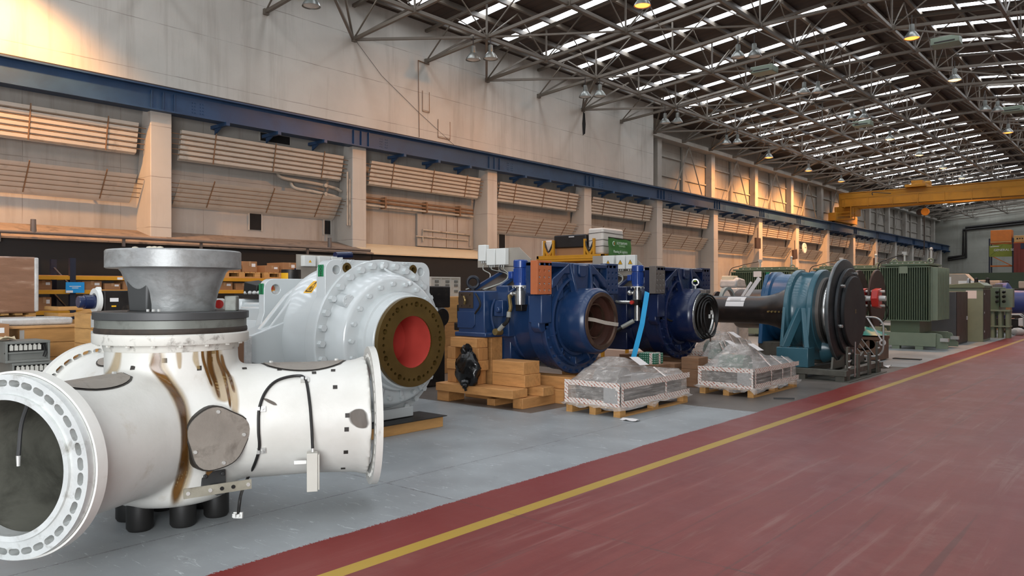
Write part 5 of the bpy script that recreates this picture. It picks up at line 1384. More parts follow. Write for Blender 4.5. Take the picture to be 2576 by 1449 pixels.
# ================================================================ WRAPPED PALLETS ON THE PAINTED FLOOR
def mat_film():
    t = NT('crumpled_clear_film')
    n = t.noise(3.0, 5, .6, t.mapping((1.6, .35, 3.2)), .8); n2 = t.noise(9, 4, .6, t.mapping((1.2, .25, 3)), .8)
    t.put(t.b.inputs['Base Color'], t.mix(t.ramp(n2, .4, .65), lin('#c8c1bb'), lin('#e2dcd6')))
    t.b.inputs['Roughness'].default_value = .13
    a = t.math('ADD', t.ramp(n, .35, .70, .24, .52), t.ramp(n2, .58, .66, 0, .22))
    t.put(t.b.inputs['Alpha'], a)
    t.bump(t.math('ADD', n, t.math('MULTIPLY', n2, .3)), .4, .04)
    return t.m
def mat_tape():
    t = NT('printed_white_tape'); x, y, z = t.xyz()
    n = t.noise(55, 3, .6); s_ = t.math('SINE', t.math('MULTIPLY', t.math('ADD', t.math('ADD', x, y), t.math('MULTIPLY', z, 1.4)), 95.0))
    k = t.math('MULTIPLY', t.math('GREATER_THAN', s_, .25), t.ramp(n, .44, .54))
    t.put(t.b.inputs['Base Color'], t.mix(k, lin('#e6ded6'), lin('#a85a44'))); t.b.inputs['Roughness'].default_value = .4
    return t.m
M_film, M_tape = mat_film(), mat_tape()
M_core = pm('grey_machine_core', '#75706b', .5, .2, var=.3, vs=4, dirt='#2b2826')
M_greencore = pm('green_fan_core', '#2f5a46', .5, var=.2)
def pallet(name, label, loc, L, W, rz=0, mt=None):
    """L along y, W along x"""
    t = thing(name, label, 'pallet', loc, rz, group='wooden pallets under the wrapped loads')
    mt = mt or M_pale_y
    for x in (-W/2 + .05, 0, W/2 - .05):
        for y in (-L/2 + .07, 0, L/2 - .07): MB(mt).box((x - .05, y - .07, .02), (x + .05, y + .07, .10)).build('block', t, bev=.003)
        MB(mt).box((x - .05, -L/2, 0), (x + .05, L/2, .02)).build('skid', t)
    for i in range(7):
        y = -L/2 + .05 + (L - .1) * i / 6; MB(M_pale_x).box((-W/2, y - .05, .10), (W/2, y + .05, .125)).build('deck_board', t)
    return t
def wrapped(label, loc, L, W, hb, prof, green, seed, z0=.128):
    """crate-like wrapped load; prof: (y fraction, ridge height, ridge half width)"""
    t = thing('wrapped_load', label, 'wrapped machine', (loc[0], loc[1], z0), group='film wrapped loads on pallets')
    rnd = random.Random(seed)
    m = MB(M_core); m.box((-W*.34, -L*.42, .005), (W*.34, L*.44, hb * .82))
    for i in range(5): m.m(M_core).box((-W*.40, -L*.44, .02 + hb*.19*i), (W*.42, L*.46, .02 + hb*.19*i + hb*.09))
    m.build('machine_frame', t, bev=.01)
    yk = max(prof, key=lambda p: p[1])
    m = MB(M_greencore if green else M_core); m.lathe([(0, -W*.25), (yk[1]*.30, -W*.25), (yk[1]*.30, W*.2), (0, W*.2)], (0, (yk[0]-.5)*L, hb*.75 + yk[1]*.1), (1, 0, 0), 24); m.build('machine_core', t)
    rows = []; nY = 46
    def P(f):
        for a, b_ in zip(prof, prof[1:]):
            if a[0] <= f <= b_[0]:
                k = (f - a[0]) / (b_[0] - a[0]); k = k * k * (3 - 2 * k); return a[1] + (b_[1]-a[1])*k, a[2] + (b_[2]-a[2])*k
        return prof[-1][1:]
    for i in range(nY + 1):
        f = i / nY; h, hw = P(f); y = (f - .5) * L
        e = min(1, min(f, 1 - f) * 14); sec = []
        cs = [(-W/2*1.02, .0), (-W/2, hb*.5), (-W/2*.99, hb), (-(W/2 + hw)/2, hb + (h-hb)*.45), (-hw, h), (0, h*1.01), (hw, h), ((W/2 + hw)/2, hb + (h-hb)*.45), (W/2*.99, hb), (W/2, hb*.5), (W/2*1.02, .0)]
        fine = []
        for a, b_ in zip(cs, cs[1:]):
            for q in range(4): fine.append((a[0] + (b_[0]-a[0])*q/4, a[1] + (b_[1]-a[1])*q/4))
        fine.append(cs[-1])
        for x, z in fine:
            w_ = .006 * math.sin(i*.55 + x*9) + rnd.uniform(-.0025, .0025)
            sec.append(Vector((x * (1 if e >= 1 else .93 + .07*e) + w_*.6, y + rnd.uniform(-.006, .006), max(0.002, z * (1 if e >= 1 else .90 + .1*e) + w_*.8))))
        rows.append(sec)
    m = MB(M_film); m.grid(rows)
    for r_, yy in ((rows[0], -L/2), (rows[-1], L/2)):
        c0 = [Vector((p.x, p.y, .002)) for p in r_]; m.grid([r_, c0])
    m.build('plastic_film', t, smooth=60)
    # skirt of loose film at the foot
    sk = []
    loop = [(-W/2, -L/2), (W/2, -L/2), (W/2, L/2), (-W/2, L/2)]
    pts = []
    for a, b_ in zip(loop, loop[1:] + loop[:1]):
        for q in range(12): pts.append((a[0] + (b_[0]-a[0])*q/12, a[1] + (b_[1]-a[1])*q/12))
    pts.append(pts[0])
    for k in range(4):
        sk.append([Vector((x * (1 + .05*k*rnd.uniform(.4, 1.3)), y * (1 + .02*k*rnd.uniform(.4, 1.4)), .03 - .028*k*rnd.uniform(.3, 1.2))) for x, y in pts])
    MB(M_film).grid(sk).build('film_skirt', t, smooth=60)
    # printed tape along the edges
    def band(pa, pb, w_, nrm, nm='printed_tape', n=14):
        pa, pb, nrm = Vector(pa), Vector(pb), Vector(nrm).normalized(); d = (pb - pa).normalized(); up_ = nrm.cross(d).normalized() * w_
        rr = [[pa + (pb-pa)*i/n + nrm*(.016 + rnd.uniform(-.003, .003)) + up_*s_*.5 + up_*rnd.uniform(-.06, .06) for s_ in (-1, 1)] for i in range(n + 1)]
        MB(M_tape).grid(rr).build(nm, t, smooth=60)
    for z in (.04, hb - .02):
        band((W/2, -L/2, z), (W/2, L/2, z), .078, (1, 0, 0)); band((-W/2, -L/2, z), (W/2, -L/2, z), .07, (0, -1, 0))
    for x in (-W/2 + .03, W/2 - .03): band((x, -L/2, .02), (x, -L/2, hb), .06, (0, -1, 0), n=6)
    band((W/2, -L/2 + .03, .02), (W/2, -L/2 + .03, hb), .06, (1, 0, 0), n=6)
    for f in ((.35, .6, .8) if green else (.62,)):
        y = (f - .5) * L; band((W/2 + .004, y, .03), (W/2 + .004, y, hb - .02), .045, (1, 0, 0), n=5)
        h, hw = P(f); band((W/2, y, hb), (hw, y, h), .045, ((h - hb), 0, (W/2 - hw) + .01), n=6)
    mlab = MB(pm('silver_foil_patch', '#c3c0bd', .25, .4, var=.1, bump=.6, bs=15)); mlab.box((W*.22, -L/2 - .018, .05), (W/2 - .03, -L/2 - .012, hb - .05)); mlab.build('foil_patch', t)
    h, hw = P(yk[0]); q = Vector((hw + .02, (yk[0] - .44)*L, h - .01))
    m = MB(M_paper); m.add([q + Vector((0, 0, .015)), q + Vector((0, .24, .0)), q + Vector((.16, .26, -.10)), q + Vector((.16, .02, -.09))], [(0, 1, 2, 3)]); m.build('address_label', t)
    return t
pallet('wooden_pallet', 'pale pallet under the nearest film wrapped load', (-5.82, 9.38, 0), 1.84, .86)
wrapped('nearest film wrapped machine with a tall hump, on the grey painted floor', (-5.82, 9.38), 1.86, .88, .30, [(0, .34, .30), (.10, .46, .24), (.28, .60, .16), (.42, .56, .17), (.60, .42, .25), (1.0, .37, .34)], False, 1)
pallet('wooden_pallet', 'pale pallet under the middle film wrapped load with taped straps', (-5.28, 12.25, 0), 1.8, .9)
wrapped('middle film wrapped machine with green core and tape straps', (-5.28, 12.25), 1.84, .92, .30, [(0, .34, .30), (.12, .50, .22), (.22, .66, .12), (.36, .62, .14), (.55, .44, .26), (1.0, .38, .34)], True, 2)
pallet('wooden_pallet', 'pallet under the far film wrapped load behind the green-core one', (-6.62, 14.12, 0), 1.3, .8)
wrapped('far film wrapped machine with greenish hump beside the teal housing', (-6.62, 14.12), 1.32, .8, .34, [(0, .42, .28), (.15, .62, .22), (.3, .72, .16), (.6, .60, .22), (1.0, .52, .3)], True, 3)
pallet('wooden_pallet', 'pallet under the small film wrapped load by the dusty baulks', (-6.14, 12.83, 0), .6, .46)
wrapped('small film wrapped machine with green peak between the navy gearbox and middle load', (-6.14, 12.83), .62, .46, .30, [(0, .36, .12), (.3, .60, .08), (.6, .62, .08), (1.0, .36, .12)], True, 5)
# green patterned carton with white tape behind the nearest load
t = thing('green_carton', 'small green patterned carton taped on a baulk below the blue strap', 'carton', (-6.62, 11.35, 0))
def mat_gc():
    n = NT('green_patterned_carton'); x, y, z = n.xyz()
    k = n.math('GREATER_THAN', n.math('MULTIPLY', n.math('SINE', n.math('MULTIPLY', n.math('ADD', n.math('ADD', x, y), z), 90)), n.math('SINE', n.math('MULTIPLY', n.math('SUBTRACT', n.math('ADD', x, y), z), 90))), .45)
    n.put(n.b.inputs['Base Color'], n.mix(k, lin('#20624a'), lin('#b9d4c4'))); return n.m
MB(wood('shaded_timber', '#86644a')).box((-.25, -.2, 0), (.25, .2, .42)).build('support_block', t, bev=.005)
MB(mat_gc()).box((-.16, -.13, .42), (.16, .13, .60)).build('carton_body', t, bev=.006)
m = MB(M_tape); m.box((.05, -.135, .42), (.10, .135, .605)); m.box((.162, -.02, .2), (.166, .03, .60)); m.build('white_tape', t)
# floor crumbs
t = MB(M_rubber); t.bar((-.14, -.05, .012), (.14, .06, .02), .02, .02); o_ = t.build('black_rod'); o_.location = (-4.42, 11.5, 0); tag(o_, 'short black rod lying on the floor near the red aisle edge', 'rod')
t = thing('plastic_scrap', 'white plastic scrap on the floor by the nearest pallet', 'plastic scrap', AZ(1585, 1058))
rows = [[Vector((-.12 + .24 * i / 5, -.06 + .12 * j / 3, rnd.uniform(.003, .03))) for j in range(4)] for i in range(6)]
MB(M_paper).grid(rows).build('sheet', t, smooth=20)
# ================================================================ STORE BEHIND THE HUB
M_card = pm('brown_cardboard', '#9a6f4a', .75, var=.08, vs=2)
M_card2 = pm('pale_cardboard', '#ab8560', .75, var=.08, vs=2)
M_rackyel = pm('rack_yellow', '#c58a1e', .45, var=.08)
M_rackblue = pm('rack_upright_dark', '#1d2030', .5)
M_wrapbrown = pm('wrapped_cardboard', '#8a6650', .22, var=.12, vs=3, dirt='#a98a74', dlo=.55, dhi=.75, ds=3, stretch=(1, 1, 5), bump=.4, bs=20, coat=.5)
M_cub = pm('cubicle_grey', '#6f706b', .5, .1, var=.1)
CART = None
def carton(label, a, b_, mt=None, name='carton', tape=True, grp='cardboard cartons in the store'):
    a, b_ = Vector(a), Vector(b_); c = Vector(((a.x + b_.x)/2, (a.y + b_.y)/2, min(a.z, b_.z))); d = Vector((abs(a.x - b_.x), abs(a.y - b_.y), abs(a.z - b_.z)))
    t = thing(name, label, 'carton', c, group=grp)
    MB(mt or M_card).box((-d.x/2, -d.y/2, 0), (d.x/2, d.y/2, d.z)).build('box_body', t, bev=.006)
    if tape:
        m = MB(M_card2 if (mt or M_card) is M_card else M_card); m.box((d.x/2 + .001, -.025, d.z * .55), (d.x/2 + .003, .025, d.z)); m.box((-d.x/2, -.025, d.z), (d.x/2, .025, d.z + .002)); m.build('packing_tape', t)
        MB(M_paper).box((d.x/2 + .001, d.y * .12, d.z * .5), (d.x/2 + .003, d.y * .38, d.z * .8)).build('shipping_label', t)
    return t
# relay cubicles
cb = None
for k in range(4):
    lab = ('bottom', 'second from bottom', 'second from top', 'top')[k] + ' grey relay cubicle of the stack left of the rear hub flange'
    loc = (-10.75, 3.30 + (.0, .02, .05, -.02)[k], .26 * k)
    if cb is None:
        cb = thing('relay_cubicle', lab, 'electrical cubicle', loc, group='stacked relay cubicles')
        m = MB(M_cub); m.box((-.25, -.24, .0), (.20, .24, .255)); m.box((.20, -.24, .0), (.25, .24, .03)); m.box((.20, -.24, .225), (.25, .24, .255)); m.box((.20, -.24, .03), (.25, -.215, .225)); m.box((.20, .215, .03), (.25, .24, .225)); m.box((.2, -.24, .105), (.235, .24, .125)); m.build('casing', cb, bev=.003)
        MB(M_darkgap).box((.20, -.21, .13), (.203, .21, .222)).build('relay_bay', cb)
        for i in range(7):
            m = MB(M_boxgrey); m.box((.203, -.19 + .05 * i, .145), (.235, -.155 + .05 * i, .205)); m.cyl((.22, -.172 + .05 * i, .205), (.22, -.172 + .05 * i, .218), .012, .012, 8); m.build('relay', cb)
        m = MB(M_rubber); m.tube([(.24, .17, .2), (.255, .18, .13), (.25, .16, .06)], .008, 6); m.tube([(.24, .19, .2), (.26, .2, .1), (.25, .18, .05)], .006, 6); m.build('wiring', cb)
    else: dup(cb, loc, label=lab)
t = thing('paper_heap', 'crumpled cream paper on top of the relay cubicles', 'paper', (-10.75, 3.12, 1.036))
rnd = random.Random(9); MB(pm('cream_paper', '#cbb896', .7)).grid([[Vector((-.14 + .28*i/5, -.12 + .2*j/4, rnd.uniform(.005, .06))) for j in range(5)] for i in range(6)]).build('sheet', t, smooth=20)
# cartons left edge
carton('upper brown carton at the left edge behind the relay cubicles', (-11.85, 2.85, .99), (-11.35, 3.33, 1.215))
carton('lower brown carton at the left edge behind the relay cubicles', (-11.87, 2.80, .74), (-11.33, 3.44, .985))
carton('base brown carton under the two cartons at the left edge', (-11.9, 2.75, 0), (-11.3, 3.46, .735))
# collar crate with lid and wrapped panel
def collar_crate(label, loc, W, L, n, lid=True):
    t = thing('collar_crate', label, 'wooden crate', loc)
    for x in (-W/2 + .06, W/2 - .06): MB(M_pale_y).box((x - .05, -L/2, 0), (x + .05, L/2, .10)).build('skid', t)
    MB(M_pale_x).box((-W/2, -L/2, .10), (W/2, L/2, .14)).build('deck', t)
    for k in range(n):
        z = .142 + k * .2
        m = MB(M_pale_y); m.box((W/2 - .02, -L/2, z), (W/2, L/2, z + .195)); m.box((-W/2, -L/2, z), (-W/2 + .02, L/2, z + .195))
        m.m(M_pale_x); m.box((-W/2 + .02, -L/2, z), (W/2 - .02, -L/2 + .02, z + .195)); m.box((-W/2 + .02, L/2 - .02, z), (W/2 - .02, L/2, z + .195))
        cl = m.build('collar', t, bev=.003)
        m = MB(M_zinc)
        for y in (-L/2, L/2 - .055): m.box((W/2, y, z + .02), (W/2 + .004, y + .055, z + .175))
        m.build('corner_hinge', cl)
    return t
collar_crate('pale pallet-collar crate with metal corner hinges behind the rear hub flange', (-12.2, 3.93, 0), 1.2, .82, 5)
t = thing('plywood_sheet', 'plywood lid sheet lying on the pallet-collar crate', 'plywood', (-12.15, 3.85, 1.145)); MB(M_ply).box((-.7, -.5, 0), (.68, .48, .022)).build('sheet', t)
t = thing('bubble_wrapped_parcel', 'flat parcel in bubble wrap lying on the plywood lid', 'wrapped panel', (-12.2, 3.80, 1.169)); MB(M_film_grey).box((-.35, -.45, 0), (.38, .46, .10)).build('bubble_wrap', t, bev=.03)
carton('small carton beside the wrapped panel on the crate end', (-12.3, 4.48, 1.0), (-11.9, 4.85, 1.23))
carton('carton under the small one between crate and generator', (-12.35, 4.45, 0), (-11.85, 4.9, .995))
# wrapped tall carton stack on a dark stillage
t = thing('dark_stillage', 'dark steel stillage box under the tall wrapped carton', 'stillage', (-13.85, 3.75, 0)); m = MB(M_blackpart); m.box((-.62, -.7, .1), (.62, .55, 1.17)); m.build('box', t, bev=.01)
for x in (-.55, .55):
    for y in (-.62, .48): MB(M_blackpart).box((x - .05, y - .05, 0), (x + .05, y + .05, .1)).build('foot', t)
pallet('wooden_pallet', 'wooden pallet under the tall film-wrapped carton at the left edge', (-13.8, 3.66, 1.172), 1.2, 1.0)
t = thing('wrapped_carton', 'tall brown carton in shiny stretch film at the left edge of the photo', 'wrapped carton', (-13.8, 3.66, 1.30))
m = MB(M_wrapbrown); m.box((-.55, -.62, 0), (.55, .60, .86)); m.build('wrapped_body', t, bev=.03)
m = MB(M_wrap); m.box((.30, .56, .02), (.57, .62, .85)); m.build('film_corner', t, bev=.02)
# pallet rack: four bays of yellow beams
rk = thing('pallet_rack', 'long yellow-beamed pallet rack with dark uprights against the black screen', 'rack', (-15.6, 2.85, 0))
for i in range(5):
    for x in (0, -.95): MB(M_rackblue).box((x - .04, 2.75*i - .05, 0), (x + .04, 2.75*i + .05, 2.25)).build('upright', rk)
    m = MB(M_rackblue)
    for j in range(4): m.bar((0, 2.75*i, .2 + .5*j), (-.95, 2.75*i, .6 + .5*j), .03)
    m.build('frame_brace', rk)
for i in range(4):
    for z in (1.20, 1.58, 1.845):
        for x in (.0, -.95): MB(M_rackyel).box((x - .03, 2.75*i + .05, z), (x + .03, 2.75*i + 2.70, z + .07)).build('beam', rk)
    for z in (1.27, 1.65, 1.915): MB(M_ply).box((-.98, 2.75*i + .06, z), (.0, 2.75*i + 2.69, z + .012)).build('shelf_deck', rk)
for y in (.9, 2.0, 3.6, 4.9): MB(M_paper).box((.031, y - .05, 1.855), (.034, y + .05, 1.90)).build('beam_label', rk)
x0 = -15.66
for k, (y0, y1, zb, h) in enumerate(((4.35, 4.68, 1.664, .165), (4.70, 4.98, 1.664, .165), (5.0, 5.28, 1.664, .165), (4.45, 4.72, 1.284, .24), (4.74, 5.02, 1.284, .24), (5.04, 5.27, 1.284, .24))):
    carton(('left', 'middle', 'right')[k % 3] + ' carton of three on the %s rack shelf left of the blue sign' % ('upper', 'lower')[k // 3], (x0 - .4, y0, zb), (x0, y1, zb + h))
for k, (y0, y1, h) in enumerate(((5.80, 6.15, .16), (6.2, 6.5, .12), (6.55, 7.0, .17), (7.1, 7.5, .15))):
    carton('%s small carton on the rack shelf right of the blue sign' % ORD[k], (x0 - .45, y0, 1.664), (x0, y1, 1.664 + h))
    carton('%s carton on the lower rack shelf below the blue sign' % ORD[k], (x0 - .45, y0 - .02, 1.284), (x0, y1 - .04, 1.284 + h * 1.6))
t = thing('blue_sign', 'bright blue notice board hung on the yellow rack beam', 'sign', (-15.52, 5.62, 1.80)); m = MB(pm('sign_blue', '#1f8fd0', .5, var=.03)); m.box((0, -.16, -.20), (.012, .16, .0)); m.build('board', t)
text('sign_lettering', 'GOODS RECEIVED\nAREA', .035, M_paper, (.0135, 0, -.09), (0, 1, 0), (0, 0, 1), t, .001) if False else None
m = MB(M_paper); m.box((.0122, -.155, -.198), (.0135, -.04, -.155))
for z, w2 in ((-.085, .10), (-.115, .055)): m.box((.0122, -w2, z), (.0132, w2, z + .012))
m.build('sign_print', t)
# pallets and cartons on top of the rack (right of the shaft flange)
pp_ = None
spec = [(8.15, .62, [(-.35, .25), (.05, .2)]), (9.1, .8, [(-.35, .25), (.05, .3)]), (10.1, .85, [(-.38, .2), (.08, .3)]), (11.3, .8, [(-.3, .22), (.1, .2)])]
for k, (y, wd, bs_) in enumerate(spec):
    lab = '%s wooden pallet on top of the rack, counted from the grey shaft flange' % ORD[k]
    if pp_ is None: pp_ = pallet('wooden_pallet', lab, (-16.05, y, 1.93), .9, .8); pp_['group'] = 'pallets on top of the rack'
    else: dup(pp_, (-16.05, y, 1.93), label=lab, group='pallets on top of the rack')
    for j, (dy, h) in enumerate(bs_):
        carton('%s carton on the %s pallet on top of the rack' % (('left', 'right')[j], ORD[k]), (-16.4, y + dy, 2.057), (-15.72, y + dy + .36, 2.057 + h * .8), grp='cartons on the rack top')
for k, y in enumerate((8.5, 8.95, 9.85, 10.25, 10.65)):
    carton('%s carton on the shelf under the rack-top pallets' % ORD[k], (x0 - .45, y, 1.664), (x0, y + .38, 1.664 + (.16, .14, .15, .12, .16)[k]), grp='cartons under the rack top')
t = thing('red_crate', 'small red plastic crate on the rack behind the white gearbox', 'crate', (-15.50, 9.62, 1.664)); m = MB(pm('red_plastic', '#b8322b', .4)); m.box((-.10, -.2, 0), (-.08, .2, .14)); m.box((-.4, -.2, 0), (-.1, .2, .02)); m.box((-.4, -.2, .02), (-.1, -.18, .14)); m.box((-.4, .18, .02), (-.1, .2, .14)); m.build('crate_shell', t)
t = thing('wooden_tray', 'open splintered wooden tray stacked behind the small generator', 'wooden tray', (-13.15, 4.80, 1.145))
for z in (0, .10, .2): 
    m = MB(M_pale_y); m.box((.28, -.38, z), (.30, .38, z + .055)); m.build('side_board', t)
    m = MB(M_pale_x); m.box((-.3, -.38, z), (.28, -.36, z + .055)); m.box((-.3, .36, z), (.28, .38, z + .055)); m.build('end_board', t)
MB(M_pale_y).bar((.32, -.40, .08), (.33, .25, .23), .02, .05).build('loose_board', t)
collar_crate('lower wooden crate under the splintered tray', (-13.15, 4.80, 0), .62, .78, 5)
# small generator on a crate
collar_crate('wooden crate carrying the small black generator', (-11.0, 4.55, 0), .55, .95, 6).scale = (1, 1, 1)
g_ = thing('small_generator', 'black boxed generator with white ring and navy snout left of the shaft flange', 'generator', (-10.95, 4.22, 1.345))
m = MB(M_blackpart); m.box((-.16, .05, .01), (.16, .56, .30)); m.build('casing', g_, bev=.012)
MB(M_wbox).lathe([(.10, .0), (.165, .0), (.165, .055), (.10, .055), (.10, 0)], (0, -.02, .165), (0, 1, 0), 32).build('white_ring', g_)
MB(M_wbox).cyl((.03, -.0, .305), (.03, .05, .305), .045, .045, 16).build('ring_knob', g_)
m = MB(M_bl2); m.lathe([(0, -.20), (.075, -.20), (.08, -.19), (.08, -.13), (.095, -.125), (.095, .0), (0, 0)], (0, -.02, .15), (0, 1, 0), 28); m.build('navy_snout', g_)
m = MB(M_paper); m.box((.161, .12, .15), (.163, .23, .20)); m.build('rating_label', g_)
m = MB(M_yel); m.box((.161, .14, .08), (.163, .20, .10)); m.build('yellow_label', g_)
# white junction unit with red disc on the hub spacer side
q0 = AD(551, 768, 6.4)
t = thing('red_disc_motor', 'white motor cowl with round red disc behind the shaft flange', 'motor', (q0.x, q0.y, 0))
dv = Vector((-q0.x, -q0.y, 0)).normalized(); ax, u, v = frame(dv); M = Matrix((( *u, 0), (*Z, 0), (*dv, 0), (0, 0, 0, 1))).transposed(); M.translation = (0, 0, q0.z)
m = MB(M_hub); m.at(M).box((-.055, -.055, -.22), (.05, .055, .0)); m.build('cowl', t, bev=.02)
m = MB(pm('signal_red', '#cf2f2a', .4)); m.at(M).cyl((.0, .01, .0), (.0, .01, .004), .036, .036, 24); m.build('red_disc', t)
m = MB(M_bl2); m.at(M).box((-.10, -.06, -.2), (-.055, .02, -.02)); m.build('navy_flank', t)
MB(M_blackpart).cyl((0, 0, 0), (0, 0, q0.z - .05), .05, .05, 12).build('post', t)

# ---- things behind the white gearbox
t = thing('terminal_box_frame', 'frame with pale terminal boxes seen above the white gearbox', 'terminal box', (-10.5, 7.45, 0))
m = MB(M_plategrey); m.box((-.02, -.40, 1.6), (.0, .45, 2.22)); m.build('back_plate', t)
for y in (-.35, .4): MB(M_bl2).box((-.08, y - .04, 0), (-.02, y + .04, 2.0)).build('post', t)
for k, y in enumerate((-.33, -.05, .2)):
    m = MB(M_wbox); m.box((0, y, 2.03), (.10, y + .22, 2.20)); bx = m.build('terminal_box', t, bev=.006)
    m = MB(M_yel); m.add([(.1005, y + .08, 2.09), (.1005, y + .14, 2.09), (.1005, y + .11, 2.135)], [(0, 1, 2)]); m.build('warning_triangle', bx)
m = MB(M_bl2); m.cyl((.05, .30, 2.22), (.05, .62, 2.24), .06, .06, 16); m.build('blue_motor', t)
t = thing('fan_drum', 'black round drum with yellow label behind the white gearbox', 'drum', (-9.75, 6.45, 0)); MB(M_blackpart).cyl((0, 0, 0), (0, 0, 1.95), .14, .14, 24).build('body', t); m = MB(M_yel); m.lathe([(.141, 1.80), (.142, 1.90)], (0, 0, 0), Z, 24, R(-60), R(40)); m.build('yellow_label', t)
t = thing('timber_stack', 'tall timber crate stack behind the first blue gearbox', 'timber crate', (-11.4, 10.8, 0)); m = MB(M_wood_y); m.box((-.5, -.9, 0), (.5, .9, 1.0)); m.m(M_pale_y).box((-.5, -.9, 1.002), (.5, .9, 1.52)); m.build('crate_body', t, bev=.01)
t = thing('control_panel', 'grey open control panel standing behind the first blue gearbox', 'control panel', (-11.2, 11.05, 1.522)); m = MB(M_boxgrey); m.box((-.3, -.42, 0), (-.02, .42, .40)); m.box((-.02, -.42, 0), (.0, .42, .03)); m.box((-.02, -.42, .37), (.0, .42, .40))
for y in (-.42, -.14, .13, .40): m.box((-.02, y, .03), (.0, y + .02, .37))
m.build('cabinet', t)
for y in (-.3, .0, .25):
    for z in (.08, .2, .28): MB(M_cub).box((-.019, y, z), (-.005, y + .1, z + .05)).build('switchgear', t)
t = thing('pink_wrap', 'pink plastic-wrapped bundle beside the grey control panel', 'wrapped bundle', (-10.98, 10.25, 1.522)); m = MB(pm('pink_film', '#c98f90', .35, var=.15, bump=.6, bs=12)); m.ball((0, 0, .09), .1, 14, (1.2, 3.4, .9)); m.build('bundle', t)
t = thing('black_unit', 'black boxed machine standing behind the white gearbox flange', 'machine', (-9.75, 9.15, 0)); m = MB(M_blackpart); m.box((-.3, -.3, 1.35), (.28, .3, 1.72)); m.box((-.2, -.25, 0), (.2, .25, 1.35)); m.cyl((.2, -.1, 1.2), (.5, -.1, 1.2), .16, .16, 20); m.build('body', t, bev=.02)

# ---- yellow stillage with bags and banner
ys_ = thing('yellow_stillage', 'tall yellow steel stillage frame behind the blue gearboxes', 'stillage', (-9.35, 14.0, 0))
W_, D_ = 1.85, 1.05
for x in (-W_, -.06):
    for y in (0, D_ - .06): MB(M_rackyel).box((x, y, 0), (x + .06, y + .06, 2.40)).build('leg', ys_)
m = MB(M_rackyel); m.box((-W_, 0, 2.30), (0, .06, 2.44)); m.box((-W_, D_ - .06, 2.30), (0, D_, 2.44)); m.box((-W_, 0, 2.30), (-W_ + .06, D_, 2.44)); m.box((-.06, 0, 2.30), (0, D_, 2.44)); m.box((-W_, -.01, 2.355), (0, 0, 2.375)); m.build('deck_frame', ys_, bev=.004)
MB(M_rackyel).box((-W_ + .06, .06, 2.41), (-.06, D_ - .06, 2.43)).build('deck_plate', ys_)
for x in (-1.66, -1.40, -.52, -.28):
    m = MB(M_rackyel); m.box((x, .0, 2.44), (x + .05, .05, 2.79)); m.bar((x + .025, .025, 2.62), (x + (.13 if x in (-1.66, -.52) else -.08), .025, 2.44), .045); m.build('upright', ys_)
m = MB(M_rubber)
for a, b_ in ((-1.63, -1.37), (-.49, -.25)): m.tube(spline([(a, .02, 2.76), ((a + b_)/2, .0, 2.53), (b_, .02, 2.76)]), .018, 6)
m.build('rubber_sling', ys_)
t = thing('black_bulk_bag', 'black cover over a brown carton on the yellow stillage', 'cover', (-10.28, 14.5, 2.445)); m = MB(M_card); m.box((-.42, -.38, 0), (.40, .38, .18)); m.build('carton_base', t); m = MB(pm('black_cover', '#161415', .5, var=.3, bump=.4, bs=10)); m.box((-.48, -.42, .16), (.42, .42, .46)); m.build('black_cover', t, bev=.03)
MB(M_paper).box((-.05, -.425, .40), (.1, -.421, .42)).build('white_label', t)
t = thing('white_bulk_bag', 'white wrapped load with straps on the yellow stillage behind the green banner', 'wrapped load', (-9.60, 14.55, 2.445)); m = MB(pm('white_bag', '#cfc7be', .6, var=.06, bump=.4, bs=8)); m.box((-.24, -.42, 0), (.16, .42, .58)); m.build('bag_body', t, bev=.04); m = MB(M_rail)
for z in (.16, .3, .46): m.tube([(-.245, -.425, z), (.165, -.425, z + .02), (.165, .425, z)], .006, 5)
m.build('strap', t)
t = thing('small_white_box', 'pale wrapped box at the left end of the yellow stillage', 'box', (-11.0, 14.55, 2.445)); MB(MATS['white_bag']).box((-.18, -.4, 0), (.12, .35, .36)).build('box_body', t, bev=.03)
bn_ = thing('green_banner', 'green banner lettered Planning & Logistics on the yellow stillage', 'banner', (-9.32, 14.12, 2.40))
m = MB(pm('banner_green', '#3f7434', .55, var=.06)); m.grid([[Vector((.03 + .012*math.sin(i*1.1 + j), .92*i/10, .40*j/6 - .02*i/10)) for j in range(7)] for i in range(11)]); m.build('cloth', bn_, smooth=60)
m = MB(M_seal)
for z in (.405, -.01): m.bar((.03, 0, z), (.03, .93, z - .02), .02); m.bar((-.05, .4, z - .01), (.03, .4, z - .01), .015)
m.build('batten', bn_)
mt_t = pm('banner_print', '#d6e3d2', .6)
text('lettering', 'SCOTTISHPOWER', .075, mt_t, (.048, .52, .285), (0, 1, 0), (0, 0, 1), bn_, .001, sx=.72)
text('lettering', 'RENEWABLES', .06, pm('banner_print_dim', '#9fc093', .6), (.048, .52, .225), (0, 1, 0), (0, 0, 1), bn_, .001, sx=.72)
text('lettering', 'Planning & Logistics', .085, mt_t, (.048, .46, .10), (0, 1, 0), (0, 0, 1), bn_, .001, sx=.85)
m = MB(mt_t); m.tube(arc((.048, .19, .275), .045, R(70), R(290), 10, (0, 1, 0), (0, 0, 1)), .009, 5); m.m(pm('banner_leaf', '#c9803a', .6)).ball((.048, .215, .275), .025, 8, (.1, .6, 1.4)); m.build('emblem', bn_)

